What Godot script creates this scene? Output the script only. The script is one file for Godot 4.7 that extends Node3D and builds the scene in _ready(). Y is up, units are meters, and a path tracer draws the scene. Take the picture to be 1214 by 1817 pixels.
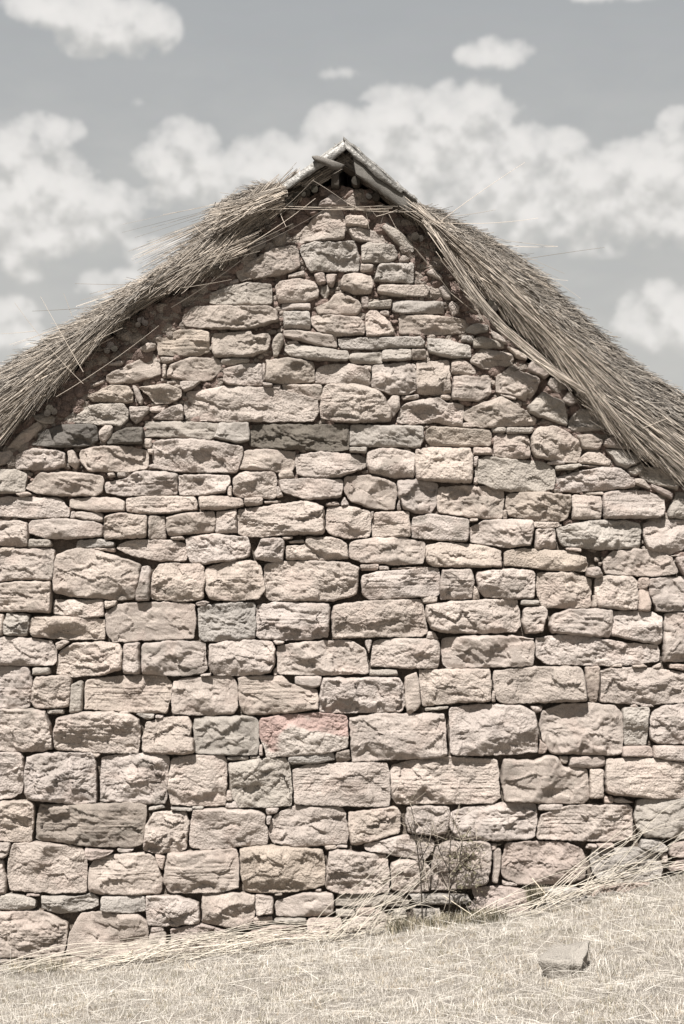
extends Node3D
# A dry stone gable under thatch. Units: metres. The wall stands in the plane z = 0, its foot near y = 0.

const REACH := 8.5          # camera to wall
const EYE := 1.55           # camera height
const EXPOSURE := 1.95
const SUN_TURN := -16.0     # degrees from straight on, negative is from the left
const SUN_HIGH := 53.0
const SKY_STRENGTH := 0.515

var rng := RandomNumberGenerator.new()
var cuts: Array = []        # every surveyed stone: {tone, outline}
var grain: FastNoiseLite
var broad: FastNoiseLite
var ridges: FastNoiseLite
var chips: FastNoiseLite
var layers: FastNoiseLite
var M := {}


func _ready():
	rng.seed = 4711
	noises()
	set_camera()
	set_sky()
	set_sun()
	materials()
	survey()
	build_ground()
	build_cottage()
	build_grass()
	build_rock()
	build_weeds()
	build_fallen_straw()


# ---------------------------------------------------------------- camera and light

func set_camera():
	var cam := Camera3D.new()
	cam.name = "camera"
	add_child(cam)
	cam.position = Vector3(0, EYE, REACH)
	cam.near = 0.1
	cam.far = 2000.0
	var tall := 5.451
	cam.set_frustum(0.1 * tall / REACH, Vector2(0, 0.1 * (2.1945 - EYE) / REACH), 0.1, 2000.0)
	cam.current = true


func set_sun():
	var sun := DirectionalLight3D.new()
	sun.name = "sun"
	add_child(sun)
	sun.light_energy = 1.6
	sun.light_color = Color(1.0, 0.985, 0.968)
	sun.light_angular_distance = 0.5
	sun.shadow_enabled = true
	sun.rotation_degrees = Vector3(-SUN_HIGH, SUN_TURN, 0)


func set_sky():
	var env := Environment.new()
	env.background_mode = Environment.BG_SKY
	env.tonemap_mode = Environment.TONE_MAPPER_LINEAR
	env.tonemap_exposure = EXPOSURE
	env.background_energy_multiplier = SKY_STRENGTH
	env.sdfgi_enabled = true
	env.ssao_enabled = true
	env.ssil_enabled = true
	var mat := PanoramaSkyMaterial.new()
	mat.panorama = ImageTexture.create_from_image(sky_picture())
	var sky := Sky.new()
	sky.sky_material = mat
	env.sky = sky
	var we := WorldEnvironment.new()
	we.name = "world_environment"
	we.environment = env
	add_child(we)


# A cloud is a heap of soft puffs: [turn, height, half width, half height, weight], in degrees.
func puffs() -> Array:
	var list := []
	# the heaps that stand over the gable: x and y in tenths of a degree
	for b in [
		"-84 208 24 9 1", "-99 211 18 6 1", "-72 206 13 8 1", "-92 200 9 4 0.8", "-109 211 12 4 0.8", "-117 166 10 8 1", "-109 156 19 12 1", "-96 148 22 12 1",
		"-103 140 23 8 1", "-81 149 10 7 0.9", "-118 145 14 12 1", "-104 173 12 5 0.9", "-96 173 5 3 0.6", "-57 170 12 8 1", "-62 164 13 6 1", "-52 161 16 9 1",
		"-47 155 10 6 0.8", "-64 152 10 5 0.6", "-28 168 11 7 1", "-22 161 19 9 1", "-3 176 10 8 1", "1 167 19 12 1", "19 182 12 9 1",
		"17 171 23 14 1", "45 182 15 9 1", "51 173 19 10 1", "35 167 25 12 1", "72 168 15 7 1", "75 156 29 10 1", "59 148 33 12 0.9", "95 154 25 10 1",
		"110 161 19 10 1", "118 150 17 14 1", "91 142 31 9 0.8", "19 155 25 10 0.9", "118 174 7 5 0.9", "-10 156 17 8 0.8", "-30 160 5 5 0.6", "55 199 13 5 1",
		"46 198 6 3 0.8", "-1 193 8 2 0.5", "-73 182 4 2 0.2", "114 113 15 9 1", "105 107 11 5 0.8", "119 103 13 6 0.9", "-114 127 10 5 0.9", "-117 108 11 9 0.9",
		"-82 122 13 6 0.55", "-62 130 13 7 0.55", "-72 135 11 5 0.5", "-56 138 6 4 0.45", "-109 101 12 6 0.6", "99 216 18 3 0.6", "87 216 6 2 0.6",
		"140 142 12 7 1", "-160 182 18 8 1", "-150 105 15 8 1", "155 122 18 9 1", "150 90 14 7 1", "-100 262 18 7 1", "40 275 12 5 1", "120 250 14 6 1"]:
		var n = b.split_floats(" ")
		list.append([n[0] / 10, n[1] / 10, n[2] / 10, n[3] / 10, n[4]])
	var r := RandomNumberGenerator.new()
	r.seed = 90
	for k in 95:                       # the same kind of sky all the way round
		var turn := r.randf_range(18, 342)
		var high := 4.0 + 62.0 * pow(r.randf(), 1.3)
		var size := r.randf_range(0.6, 1.5)
		for j in r.randi_range(3, 8):
			list.append([turn + r.randf_range(-5, 5) * size, high + r.randf_range(-1.2, 1.2) * size, r.randf_range(1.0, 2.8) * size, r.randf_range(0.5, 1.1) * size, 1.0])
	return list


func sky_patch(w: int, h: int, turn0: float, turn1: float, high0: float, high1: float) -> Image:
	var body := PackedFloat32Array()
	body.resize(w * h)
	body.fill(0.0)
	var sx := w / (turn1 - turn0)
	var sy := h / (high1 - high0)
	for p in puffs():
		var t: float = p[0]
		if t > 180.0:
			t -= 360.0
		var grow := 1.25
		var rx: float = p[2] * grow
		var ry: float = p[3] * grow
		var x0 := clampi(int((t - rx - turn0) * sx), 0, w)
		var x1 := clampi(int((t + rx - turn0) * sx) + 1, 0, w)
		var y0 := clampi(int((high1 - p[1] - ry) * sy), 0, h)
		var y1 := clampi(int((high1 - p[1] + ry) * sy) + 1, 0, h)
		for y in range(y0, y1):
			var b: float = (high1 - (y + 0.5) / sy - p[1]) / ry
			if b < 0.0:
				b *= 0.85
			for x in range(x0, x1):
				var a: float = (turn0 + (x + 0.5) / sx - t) / rx
				var f: float = 1.0 - a * a - b * b
				if f > 0.0:
					var i := y * w + x
					body[i] = body[i] + (1.0 - body[i]) * f * 0.8 * p[4]
	var wisp := FastNoiseLite.new()
	wisp.seed = 5
	wisp.noise_type = FastNoiseLite.TYPE_SIMPLEX_SMOOTH
	wisp.frequency = 0.75
	wisp.fractal_octaves = 6
	wisp.fractal_gain = 0.55
	var heads := FastNoiseLite.new()
	heads.seed = 8
	heads.noise_type = FastNoiseLite.TYPE_CELLULAR
	heads.cellular_return_type = FastNoiseLite.RETURN_DISTANCE
	heads.frequency = 0.75
	heads.fractal_type = FastNoiseLite.FRACTAL_FBM
	heads.fractal_octaves = 4
	heads.fractal_gain = 0.5
	var im := Image.create(w, h, false, Image.FORMAT_RGB8)
	var dens := PackedFloat32Array()
	dens.resize(w * h)
	for y in h:
		var high := high1 - (y + 0.5) / sy
		for x in w:
			var turn := turn0 + (x + 0.5) / sx
			var i := y * w + x
			var rag := wisp.get_noise_3d(turn, high * 1.25, 0.0)
			var head := -0.30 - heads.get_noise_2d(turn + rag * 0.5, high * 1.15 + rag * 0.4)
			var near := minf(1.0, body[i] * 3.0)
			dens[i] = body[i] * 1.15 - 0.16 + 0.85 * rag * (0.25 + 0.75 * near) + 0.45 * head * near
	var lift := maxi(1, int(0.45 * sy))
	for y in h:
		var high := high1 - (y + 0.5) / sy
		var up := clampf(high / 22.0, 0.0, 1.0)
		var air := Color(0.600, 0.592, 0.560).lerp(Color(0.405, 0.422, 0.437), clampf(pow(up, 1.25), 0, 1))
		if high < 0.0:
			air = Color(0.42, 0.38, 0.32)
		for x in w:
			var i := y * w + x
			var veil := clampf(0.35 + 0.9 * wisp.get_noise_2d(x / sx * 0.3 + turn0 * 0.3, high * 0.8), 0.0, 1.0) * 0.30 * smoothstep(0.0, 8.0, high) * (1.0 - smoothstep(12.0, 24.0, high))
			var d := dens[i]
			var cover := 0.95 * (1.0 - exp(-1.75 * maxf(0.0, d - 0.10))) if high > 0.0 else 0.0
			var above := dens[maxi(0, y - lift) * w + x]
			var above2 := dens[maxi(0, y - 2 * lift) * w + x]
			var lit := clampf(0.60 + (d - 0.5 * above - 0.5 * above2) * 1.25 + 0.28 * (d + 0.1 - body[i]), 0.0, 1.0)
			var white := Color(0.630, 0.618, 0.592).lerp(Color(0.90, 0.875, 0.845), lit)
			im.set_pixel(x, y, air.lerp(Color(0.66, 0.648, 0.622), veil).lerp(white, cover).linear_to_srgb())
	return im


func sky_picture() -> Image:
	var im := sky_patch(1024, 512, -180, 180, -90, 90)
	im.resize(4096, 2048, Image.INTERPOLATE_CUBIC)
	var k := 4096.0 / 360.0           # the part over the gable, at full fineness
	var x0 := int((180.0 - 24.0) * k)
	var x1 := int((180.0 + 24.0) * k)
	var y0 := int((90.0 - 36.0) * k)
	var y1 := int((90.0 - 2.0) * k)
	var fine := sky_patch(x1 - x0, y1 - y0, x0 / k - 180.0, x1 / k - 180.0, 90.0 - y1 / k, 90.0 - y0 / k)
	im.blit_rect(fine, Rect2i(0, 0, x1 - x0, y1 - y0), Vector2i(x0, y0))
	var turned := Image.create(4096, 2048, false, Image.FORMAT_RGB8)   # the picture's left edge lies straight ahead
	turned.blit_rect(im, Rect2i(0, 0, 2048, 2048), Vector2i(2048, 0))
	turned.blit_rect(im, Rect2i(2048, 0, 2048, 2048), Vector2i(0, 0))
	return turned


# ---------------------------------------------------------------- helpers

func noises():
	broad = noise_of(11, 3.0, 3)
	grain = noise_of(12, 26.0, 4)
	ridges = noise_of(13, 9.0, 4)
	ridges.fractal_type = FastNoiseLite.FRACTAL_RIDGED
	layers = noise_of(15, 10.0, 3)
	chips = FastNoiseLite.new()
	chips.seed = 14
	chips.noise_type = FastNoiseLite.TYPE_CELLULAR
	chips.cellular_return_type = FastNoiseLite.RETURN_CELL_VALUE
	chips.cellular_jitter = 1.0
	chips.frequency = 9.0
	chips.fractal_type = FastNoiseLite.FRACTAL_NONE
	chips.domain_warp_enabled = true
	chips.domain_warp_amplitude = 0.05
	chips.domain_warp_frequency = 10.0


func noise_of(s: int, f: float, octaves: int) -> FastNoiseLite:
	var n := FastNoiseLite.new()
	n.seed = s
	n.noise_type = FastNoiseLite.TYPE_SIMPLEX_SMOOTH
	n.frequency = f
	n.fractal_octaves = octaves
	return n


func lin(r: float, g: float, b: float) -> Color:
	return Color(r, g, b).linear_to_srgb()


# A point of the elevation drawing (x to the right, y downwards, 3 mm a step, measured on the wall) brought out to the depth z.
func at(x: float, y: float, z: float) -> Vector3:
	var s := (REACH - z) / REACH
	return Vector3((x - 607.0) * 0.003 * s, EYE + ((1640.0 - y) * 0.003 - EYE) * s, z)


func noise_texture(s: int, f: float, octaves: int, low: float, high: float, ridged := false, size := 1024) -> NoiseTexture2D:
	var n := noise_of(s, f, octaves)
	n.fractal_gain = 0.6
	if ridged:
		n.fractal_type = FastNoiseLite.FRACTAL_RIDGED
	var t := NoiseTexture2D.new()
	t.width = size
	t.height = size
	t.seamless = true
	t.seamless_blend_skirt = 0.2
	t.noise = n
	t.normalize = true
	var ramp := Gradient.new()
	ramp.set_color(0, Color(low, low, low))
	ramp.set_color(1, Color(high, high, high))
	t.color_ramp = ramp
	return t


func surface(rough: float) -> StandardMaterial3D:
	var m := StandardMaterial3D.new()
	m.vertex_color_use_as_albedo = true
	m.roughness = rough
	m.metallic_specular = 0.25
	return m


func textured(m: StandardMaterial3D, albedo, relief, depth: float, scale: Vector3):
	m.uv1_triplanar = true
	m.uv1_world_triplanar = true
	m.uv1_scale = scale
	if albedo:
		m.albedo_texture = albedo
	if relief:
		m.heightmap_enabled = true
		m.heightmap_texture = relief
		m.heightmap_scale = depth


func materials():
	var fleck := noise_texture(21, 0.05, 5, 0.70, 1.0)
	var rind := noise_texture(22, 0.03, 6, 0.0, 1.0)
	var pits := noise_texture(33, 0.06, 4, 0.0, 1.0)
	M.stone = surface(0.95)
	textured(M.stone, fleck, rind, 0.85, Vector3.ONE * 2.1)
	M.stone_split = surface(0.9)
	textured(M.stone_split, fleck, rind, 0.55, Vector3.ONE * 1.6)
	M.stone_split.albedo_color = Color(0.955, 0.955, 0.955)
	M.stone_coarse = surface(1.0)
	textured(M.stone_coarse, fleck, pits, 0.62, Vector3.ONE * 2.4)
	M.clay = surface(1.0)
	textured(M.clay, noise_texture(23, 0.05, 4, 0.66, 1.0), noise_texture(24, 0.03, 5, 0.0, 1.0), 1.4, Vector3.ONE * 2.7)
	M.straw = surface(0.8)
	M.straw.metallic_specular = 0.2
	M.thatch = surface(1.0)
	textured(M.thatch, noise_texture(25, 0.06, 4, 0.35, 1.0), noise_texture(26, 0.06, 4, 0.0, 1.0), 2.0, Vector3(2.5, 2.5, 0.8))
	M.wood = surface(0.9)
	textured(M.wood, noise_texture(27, 0.03, 5, 0.6, 1.0), noise_texture(28, 0.05, 4, 0.0, 1.0), 0.4, Vector3(5.0, 5.0, 5.0))
	M.metal = surface(0.55)
	M.metal.metallic = 0.35
	textured(M.metal, noise_texture(29, 0.012, 5, 0.62, 1.0), noise_texture(30, 0.008, 3, 0.0, 1.0), 0.5, Vector3.ONE * 3.0)
	M.soil = surface(1.0)
	textured(M.soil, noise_texture(31, 0.04, 5, 0.6, 1.0), noise_texture(32, 0.04, 5, 0.0, 1.0), 1.5, Vector3.ONE * 1.7)
	M.blade = surface(0.75)
	M.blade.cull_mode = BaseMaterial3D.CULL_DISABLED
	M.blade.backlight_enabled = true
	M.blade.backlight = Color(0.45, 0.42, 0.36)


func part(called: String, mesh: Mesh, mat: Material, parent: Node = self, kind := "") -> MeshInstance3D:
	var o := MeshInstance3D.new()
	o.name = called
	o.mesh = mesh
	if mat:
		o.material_override = mat
	if kind:
		o.set_meta("kind", kind)
	parent.add_child(o, true)
	return o


func tag(o: Node, label: String, category: String, group := "", kind := ""):
	if label:
		o.set_meta("label", label)
	if category:
		o.set_meta("category", category)
	if group:
		o.set_meta("group", group)
	if kind:
		o.set_meta("kind", kind)


func many(called: String, mesh: Mesh, mat: Material, places: Array, tints: PackedColorArray, parent: Node = self) -> MultiMeshInstance3D:
	var mm := MultiMesh.new()
	mm.transform_format = MultiMesh.TRANSFORM_3D
	mm.use_colors = true
	mm.mesh = mesh
	mm.instance_count = places.size()
	for i in places.size():
		mm.set_instance_transform(i, places[i])
		mm.set_instance_color(i, tints[i])
	var o := MultiMeshInstance3D.new()
	o.name = called
	o.multimesh = mm
	o.material_override = mat
	o.set_meta("kind", "stuff")
	parent.add_child(o, true)
	return o


# Turns rows of points into a mesh with smooth normals; rows run so that quads face outwards.
func skin(st: SurfaceTool, rows: Array, tints: Array, closed: bool, flip := false):
	var n: int = rows[0].size()
	var first := []
	for r in rows.size():
		first.append(r * n)
		for i in n:
			st.set_color(tints[r][i] if tints[r] is Array or tints[r] is PackedColorArray else tints[r])
			st.add_vertex(rows[r][i])
	for r in rows.size() - 1:
		for i in (n if closed else n - 1):
			var a: int = r * n + i
			var b: int = r * n + (i + 1) % n
			var c: int = a + n
			var d: int = b + n
			for v in ([a, c, b, b, c, d] if flip else [a, b, c, b, d, c]):
				st.add_index(v)


# A tapering tube along points, as its own piece of a SurfaceTool (no index, so that pieces can be joined).
func tube(st: SurfaceTool, pts: Array, r0: float, r1: float, sides: int, tint: Color, cap := false):
	var rings := []
	for k in pts.size():
		var dir: Vector3 = (pts[mini(k + 1, pts.size() - 1)] - pts[maxi(k - 1, 0)]).normalized()
		var side: Vector3 = dir.cross(Vector3.UP if absf(dir.y) < 0.9 else Vector3.RIGHT).normalized()
		var up := side.cross(dir)
		var r := lerpf(r0, r1, float(k) / (pts.size() - 1))
		var ring := []
		for i in sides:
			var a := TAU * i / sides
			ring.append(pts[k] + (side * cos(a) + up * sin(a)) * r)
		rings.append(ring)
	st.set_color(tint)
	for k in rings.size() - 1:
		for i in sides:
			var j := (i + 1) % sides
			for v in [rings[k][i], rings[k + 1][i], rings[k][j], rings[k][j], rings[k + 1][i], rings[k + 1][j]]:
				st.add_vertex(v)
	if cap:
		for e in [0, rings.size() - 1]:
			st.set_smooth_group(2)
			for i in sides:
				var j := (i + 1) % sides
				var q = [pts[e], rings[e][i], rings[e][j]] if e == 0 else [pts[e], rings[e][j], rings[e][i]]
				for v in q:
					st.add_vertex(v)
		st.set_smooth_group(0)


func begin() -> SurfaceTool:
	var st := SurfaceTool.new()
	st.begin(Mesh.PRIMITIVE_TRIANGLES)
	st.set_smooth_group(0)
	return st


func done(st: SurfaceTool) -> ArrayMesh:
	st.generate_normals()
	return st.commit()


# A board or slab from a flat outline, with thickness, a little chamfer and uneven edges.
func board(outline: Array, z0: float, z1: float, tint: Color, rough := 0.003) -> ArrayMesh:
	var pts := []
	var n := outline.size()
	for i in n:
		var a: Vector2 = outline[i]
		var b: Vector2 = outline[(i + 1) % n]
		var steps := maxi(1, int(a.distance_to(b) / 0.03))
		for k in steps:
			pts.append(a.lerp(b, float(k) / steps))
	var mid := Vector2.ZERO
	for p in pts:
		mid += p / pts.size()
	var rows := []
	for lay in [[0.0, z1], [0.96, z1], [1.0, z1 - 0.004], [1.0, z0], [0.0, z0]]:
		var row := []
		for p in pts:
			var q: Vector2 = p + Vector2(grain.get_noise_2d(p.x, p.y), grain.get_noise_2d(p.y + 5.0, p.x)) * rough
			q = mid.lerp(q, lay[0])
			row.append(Vector3(q.x, q.y, lay[1] + grain.get_noise_2d(q.x * 0.6, q.y * 0.6 + 3.0) * rough))
		rows.append(row)
	var st := begin()
	skin(st, rows, [tint, tint, tint, tint, tint], true, true)
	return done(st)


# ---------------------------------------------------------------- the wall

func cut(tone: String, mm: Array):
	var outline := PackedVector2Array()
	for i in range(0, mm.size(), 2):
		outline.append(Vector2(mm[i], mm[i + 1]) * 0.001)
	cuts.append({"tone": tone, "outline": outline})


func tone_of(t: String, r: RandomNumberGenerator) -> Color:
	var c: Color = {"w": Color(0.495, 0.428, 0.378), "g": Color(0.425, 0.385, 0.343), "s": Color(0.45, 0.385, 0.330), "d": Color(0.36, 0.31, 0.268), "k": Color(0.165, 0.150, 0.134), "p": Color(0.465, 0.388, 0.342), "r": Color(0.475, 0.352, 0.318)}[t]
	var k := r.randf_range(0.90, 1.03)
	var warm := r.randf_range(-0.014, 0.014)
	return Color(c.r * k + warm * 0.5, c.g * k, c.b * k - warm * 0.7)


# A rock-faced stone: its outline rounded and chipped, its face a few broken facets with ledges and grit.
func stone_shape(st: SurfaceTool, outline: PackedVector2Array, tone: String, s: int, step: float, out := 0.0):
	var r := RandomNumberGenerator.new()
	r.seed = s
	var c := Vector2.ZERO
	var lo := outline[0]
	var hi := outline[0]
	for p in outline:
		c += p / outline.size()
		lo = lo.min(p)
		hi = hi.max(p)
	# corners
	var soft := PackedVector2Array()
	var n := outline.size()
	for i in n:
		var p := outline[i]
		var b := outline[(i + n - 1) % n]
		var d := outline[(i + 1) % n]
		var cutoff := r.randf_range(0.005, 0.016)
		var e := minf(cutoff, p.distance_to(b) * 0.24)
		var f := minf(cutoff, p.distance_to(d) * 0.24)
		var p0 := p + (b - p).normalized() * e
		var p2 := p + (d - p).normalized() * f
		soft.append(p0)
		soft.append(p0.lerp(p, 0.5).lerp(p.lerp(p2, 0.5), 0.5))
		soft.append(p2)
	for i in soft.size():
		soft[i] += (soft[i] - c).normalized() * 0.004
	# even steps round the edge
	var edge := PackedVector2Array()
	var carry := 0.0
	n = soft.size()
	for i in n:
		var a := soft[i]
		var b := soft[(i + 1) % n]
		var long := a.distance_to(b)
		var t := carry
		while t < long:
			edge.append(a + (b - a) * (t / long))
			t += step
		carry = t - long
	n = edge.size()
	if n < 8:
		return
	var shift := Vector2(r.randf_range(-40, 40), r.randf_range(-40, 40))
	# main axis
	var xx := 0.0
	var yy := 0.0
	var xy := 0.0
	for p in edge:
		var q := p - c
		xx += q.x * q.x
		yy += q.y * q.y
		xy += q.x * q.y
	var axis := Vector2.from_angle(0.5 * atan2(2.0 * xy, xx - yy))
	var across := axis.orthogonal()
	var la := 0.0
	var lb := 0.0
	for p in edge:
		la = maxf(la, absf((p - c).dot(axis)))
		lb = maxf(lb, absf((p - c).dot(across)))
	var spine := maxf(0.0, la - lb * 0.8)
	var rings := maxi(3, int(lb / step))
	# the face
	var size := minf(1.0, lb / 0.10)
	var bulge := lerpf(0.024, 0.052, size) * r.randf_range(0.8, 1.15)
	var flat := tone == "k" and la > 0.2 and lb < 0.09
	var facets := []
	for k in (2 if flat else r.randi_range(4, 7)):
		var turn := r.randf_range(0, TAU)
		var g := Vector2.from_angle(turn) * r.randf_range(0.05, 0.47)
		if g.y > 0.0:
			g.y *= 1.35             # faces that fall away underneath
		if flat:
			g *= 0.2
		var q := Vector2(r.randf_range(-la, la) * 0.5, r.randf_range(-lb, lb) * 0.5)
		facets.append([g, q, bulge * r.randf_range(0.62, 1.05)])
	var roll := lerpf(0.007, 0.018, size) * (0.4 if flat else r.randf_range(0.8, 1.2))
	var under := r.randf_range(0.10, 0.36) * 2.0 * lb if r.randf() < 0.72 else 0.0
	var under_slope := r.randf_range(0.45, 1.0)
	if flat:
		under = 0.0
	var shelves := []
	for k in (0 if flat or size < 0.6 else r.randi_range(1, 3)):
		shelves.append([r.randf_range(-0.4, 0.6) * lb, r.randf_range(-0.7, 0.7) * la, r.randf_range(0.15, 0.55) * la, r.randf_range(-0.45, 0.45), r.randf_range(0.009, 0.022), r.randf_range(0.03, 0.08)])
	var strata := 0.006 if r.randf() < 0.25 else 0.0015
	var chip := r.randf_range(0.006, 0.017) * size * (0.3 if flat else 1.0)
	var grit := r.randf_range(0.2, 1.15)
	var base := tone_of(tone, r)
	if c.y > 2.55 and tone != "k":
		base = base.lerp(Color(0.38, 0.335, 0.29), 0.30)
	var moss := r.randf_range(0.15, 0.6) if r.randf() < 0.35 else 0.06
	var rows := []
	var tints := []
	var lean := Vector2(r.randf_range(-0.05, 0.05), r.randf_range(-0.09, 0.03))
	var front := out + r.randf_range(-0.016, 0.010)
	var jag := PackedVector2Array()
	for p in edge:
		var m := (p + shift) * 1.0
		jag.append(p + Vector2(grain.get_noise_2d(m.x * 0.7, m.y * 0.7), grain.get_noise_2d(m.y * 0.7, m.x * 0.7 + 9.0)) * 0.006 * lerpf(0.5, 1.0, size))
	for deep in [0.16, 0.06, 0.022]:
		var row := PackedVector3Array()
		var trow := PackedColorArray()
		for p in jag:
			var q := c + (p - c) * (0.94 if deep > 0.1 else 1.0)
			row.append(Vector3(q.x, q.y, front - deep))
			trow.append(Color(base.r * 0.92, base.g * 0.9, base.b * 0.88))
		rows.append(row)
		tints.append(trow)
	for k in rings + 1:
		var t := float(k) / rings
		t = t * (1.35 - 0.35 * t) if k < rings else 1.0
		t = minf(t, 1.0)
		var row := PackedVector3Array()
		var trow := PackedColorArray()
		for p in jag:
			var rel := p - c
			var hub := c + axis * clampf(rel.dot(axis), -spine, spine)
			var q := p.lerp(hub, t)
			var d := p.distance_to(q)
			var m := q + shift
			var e := minf(1.0, d / roll)
			var h := bulge * (1.0 - (1.0 - e) * (1.0 - e)) - bulge * 0.0
			var w := q - c + Vector2(broad.get_noise_2d(m.x * 2.0, m.y * 2.0), broad.get_noise_2d(m.y * 2.0 + 7.0, m.x * 2.0)) * 0.032
			for f in facets:
				h = minf(h, f[2] - f[0].dot(Vector2(-(w - f[1]).x, -(w - f[1]).y)) * 1.0)
			if under > 0.0:
				var rise := under * (0.55 + 1.3 * broad.get_noise_2d(m.x * 2.2, 3.0)) - (q.y - lo.y)
				if rise > 0.0:
					h -= minf(rise * under_slope, 0.045)
			for f in shelves:
				var lx: float = (q.x - c.x - f[1]) / f[2]
				if absf(lx) < 1.0:
					var dy: float = c.y + f[0] + f[3] * lx * f[2] + 0.022 * ridges.get_noise_2d(m.x * 0.9, f[0] * 9.0) - q.y
					if dy > 0.0 and dy < f[5]:
						h -= f[4] * (1.0 - dy / f[5]) * minf(1.0, dy / 0.006) * (1.0 - lx * lx)
			h = maxf(h, -0.014)
			var into := smoothstep(0.0, 0.03, d)
			var shelf := chips.get_noise_2d(m.x, m.y * 1.5)
			h += chip * (shelf + 0.4 * chips.get_noise_2d(m.x * 2.3 + 3.0, m.y * 2.9)) * into
			h -= 0.010 * size * pow(maxf(0.0, ridges.get_noise_2d(m.x * 0.8, m.y * 1.1)), 2.0) * into * grit * 1.6
			h += grain.get_noise_2d(m.x * 0.45, m.y * 0.6) * 0.0065 * grit * (0.25 + 0.75 * into) * lerpf(0.5, 1.0, size)
			h += grain.get_noise_2d(m.x * 1.7, m.y * 1.9) * 0.0042 * grit
			h += layers.get_noise_2d(m.x * 0.35, m.y * 7.0) * strata * into
			row.append(Vector3(q.x, q.y, front + h + lean.dot(q - c)))
			var v := 1.0 + 0.22 * broad.get_noise_2d(m.x * 1.4, m.y * 1.8) + 0.10 * grain.get_noise_2d(m.x * 0.3, m.y * 0.5) + 0.05 * shelf
			var col := Color(base.r * v, base.g * v, base.b * v)
			var rust := smoothstep(0.05, 0.45, broad.get_noise_2d(m.y * 1.6 + 50.0, m.x * 1.1)) * 0.5
			col = col.lerp(Color(0.46 * v, 0.378 * v, 0.330 * v), rust if tone == "w" or tone == "p" else 0.0)
			var old := smoothstep(0.12, 0.5, broad.get_noise_2d(m.x * 1.1 + 20.0, m.y * 1.9)) * moss
			col = col.lerp(Color(0.185, 0.165, 0.140), old)
			if tone == "r":
				col = col.lerp(Color(0.485, 0.430, 0.383), smoothstep(0.0, 0.25, broad.get_noise_2d(m.x * 1.0, m.y * 1.4) + (c.y - q.y) * 5.0))
			trow.append(col)
		rows.append(row)
		tints.append(trow)
	skin(st, rows, tints, true)


func stone_mesh(outline: PackedVector2Array, tone: String, s: int, step: float) -> ArrayMesh:
	var st := begin()
	stone_shape(st, outline, tone, s, step)
	st.generate_normals()
	return st.commit()


# Height of the wall top at x (metres), just under the thatch.
func rake(x: float) -> float:
	var px := x / 0.003 + 607.0
	var line := RAKE
	var y := line[-1].y
	for k in line.size() - 1:
		if px < line[k + 1].x:
			y = lerpf(line[k].y, line[k + 1].y, clampf((px - line[k].x) / (line[k + 1].x - line[k].x), 0.0, 1.0))
			break
	return (1640.0 - y) * 0.003


const RAKE: Array[Vector2] = [Vector2(-290, 990), Vector2(-130, 890), Vector2(0, 797), Vector2(61, 735), Vector2(110, 682), Vector2(184, 608), Vector2(237, 564), Vector2(311, 526), Vector2(393, 484), Vector2(434, 444), Vector2(470, 402), Vector2(505, 374), Vector2(560, 338), Vector2(600, 322), Vector2(640, 336), Vector2(690, 362), Vector2(735, 398), Vector2(780, 434), Vector2(830, 494), Vector2(878, 552), Vector2(911, 612), Vector2(944, 650), Vector2(985, 688), Vector2(1030, 722), Vector2(1075, 760), Vector2(1120, 805), Vector2(1214, 867), Vector2(1374, 975), Vector2(1500, 1065)]


func covered(x: float, y: float, boxes: Array) -> bool:
	var p := Vector2(x, y)
	for i in cuts.size():
		if boxes[i].has_point(p) and Geometry2D.is_point_in_polygon(p, cuts[i].outline):
			return true
	return false


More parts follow.
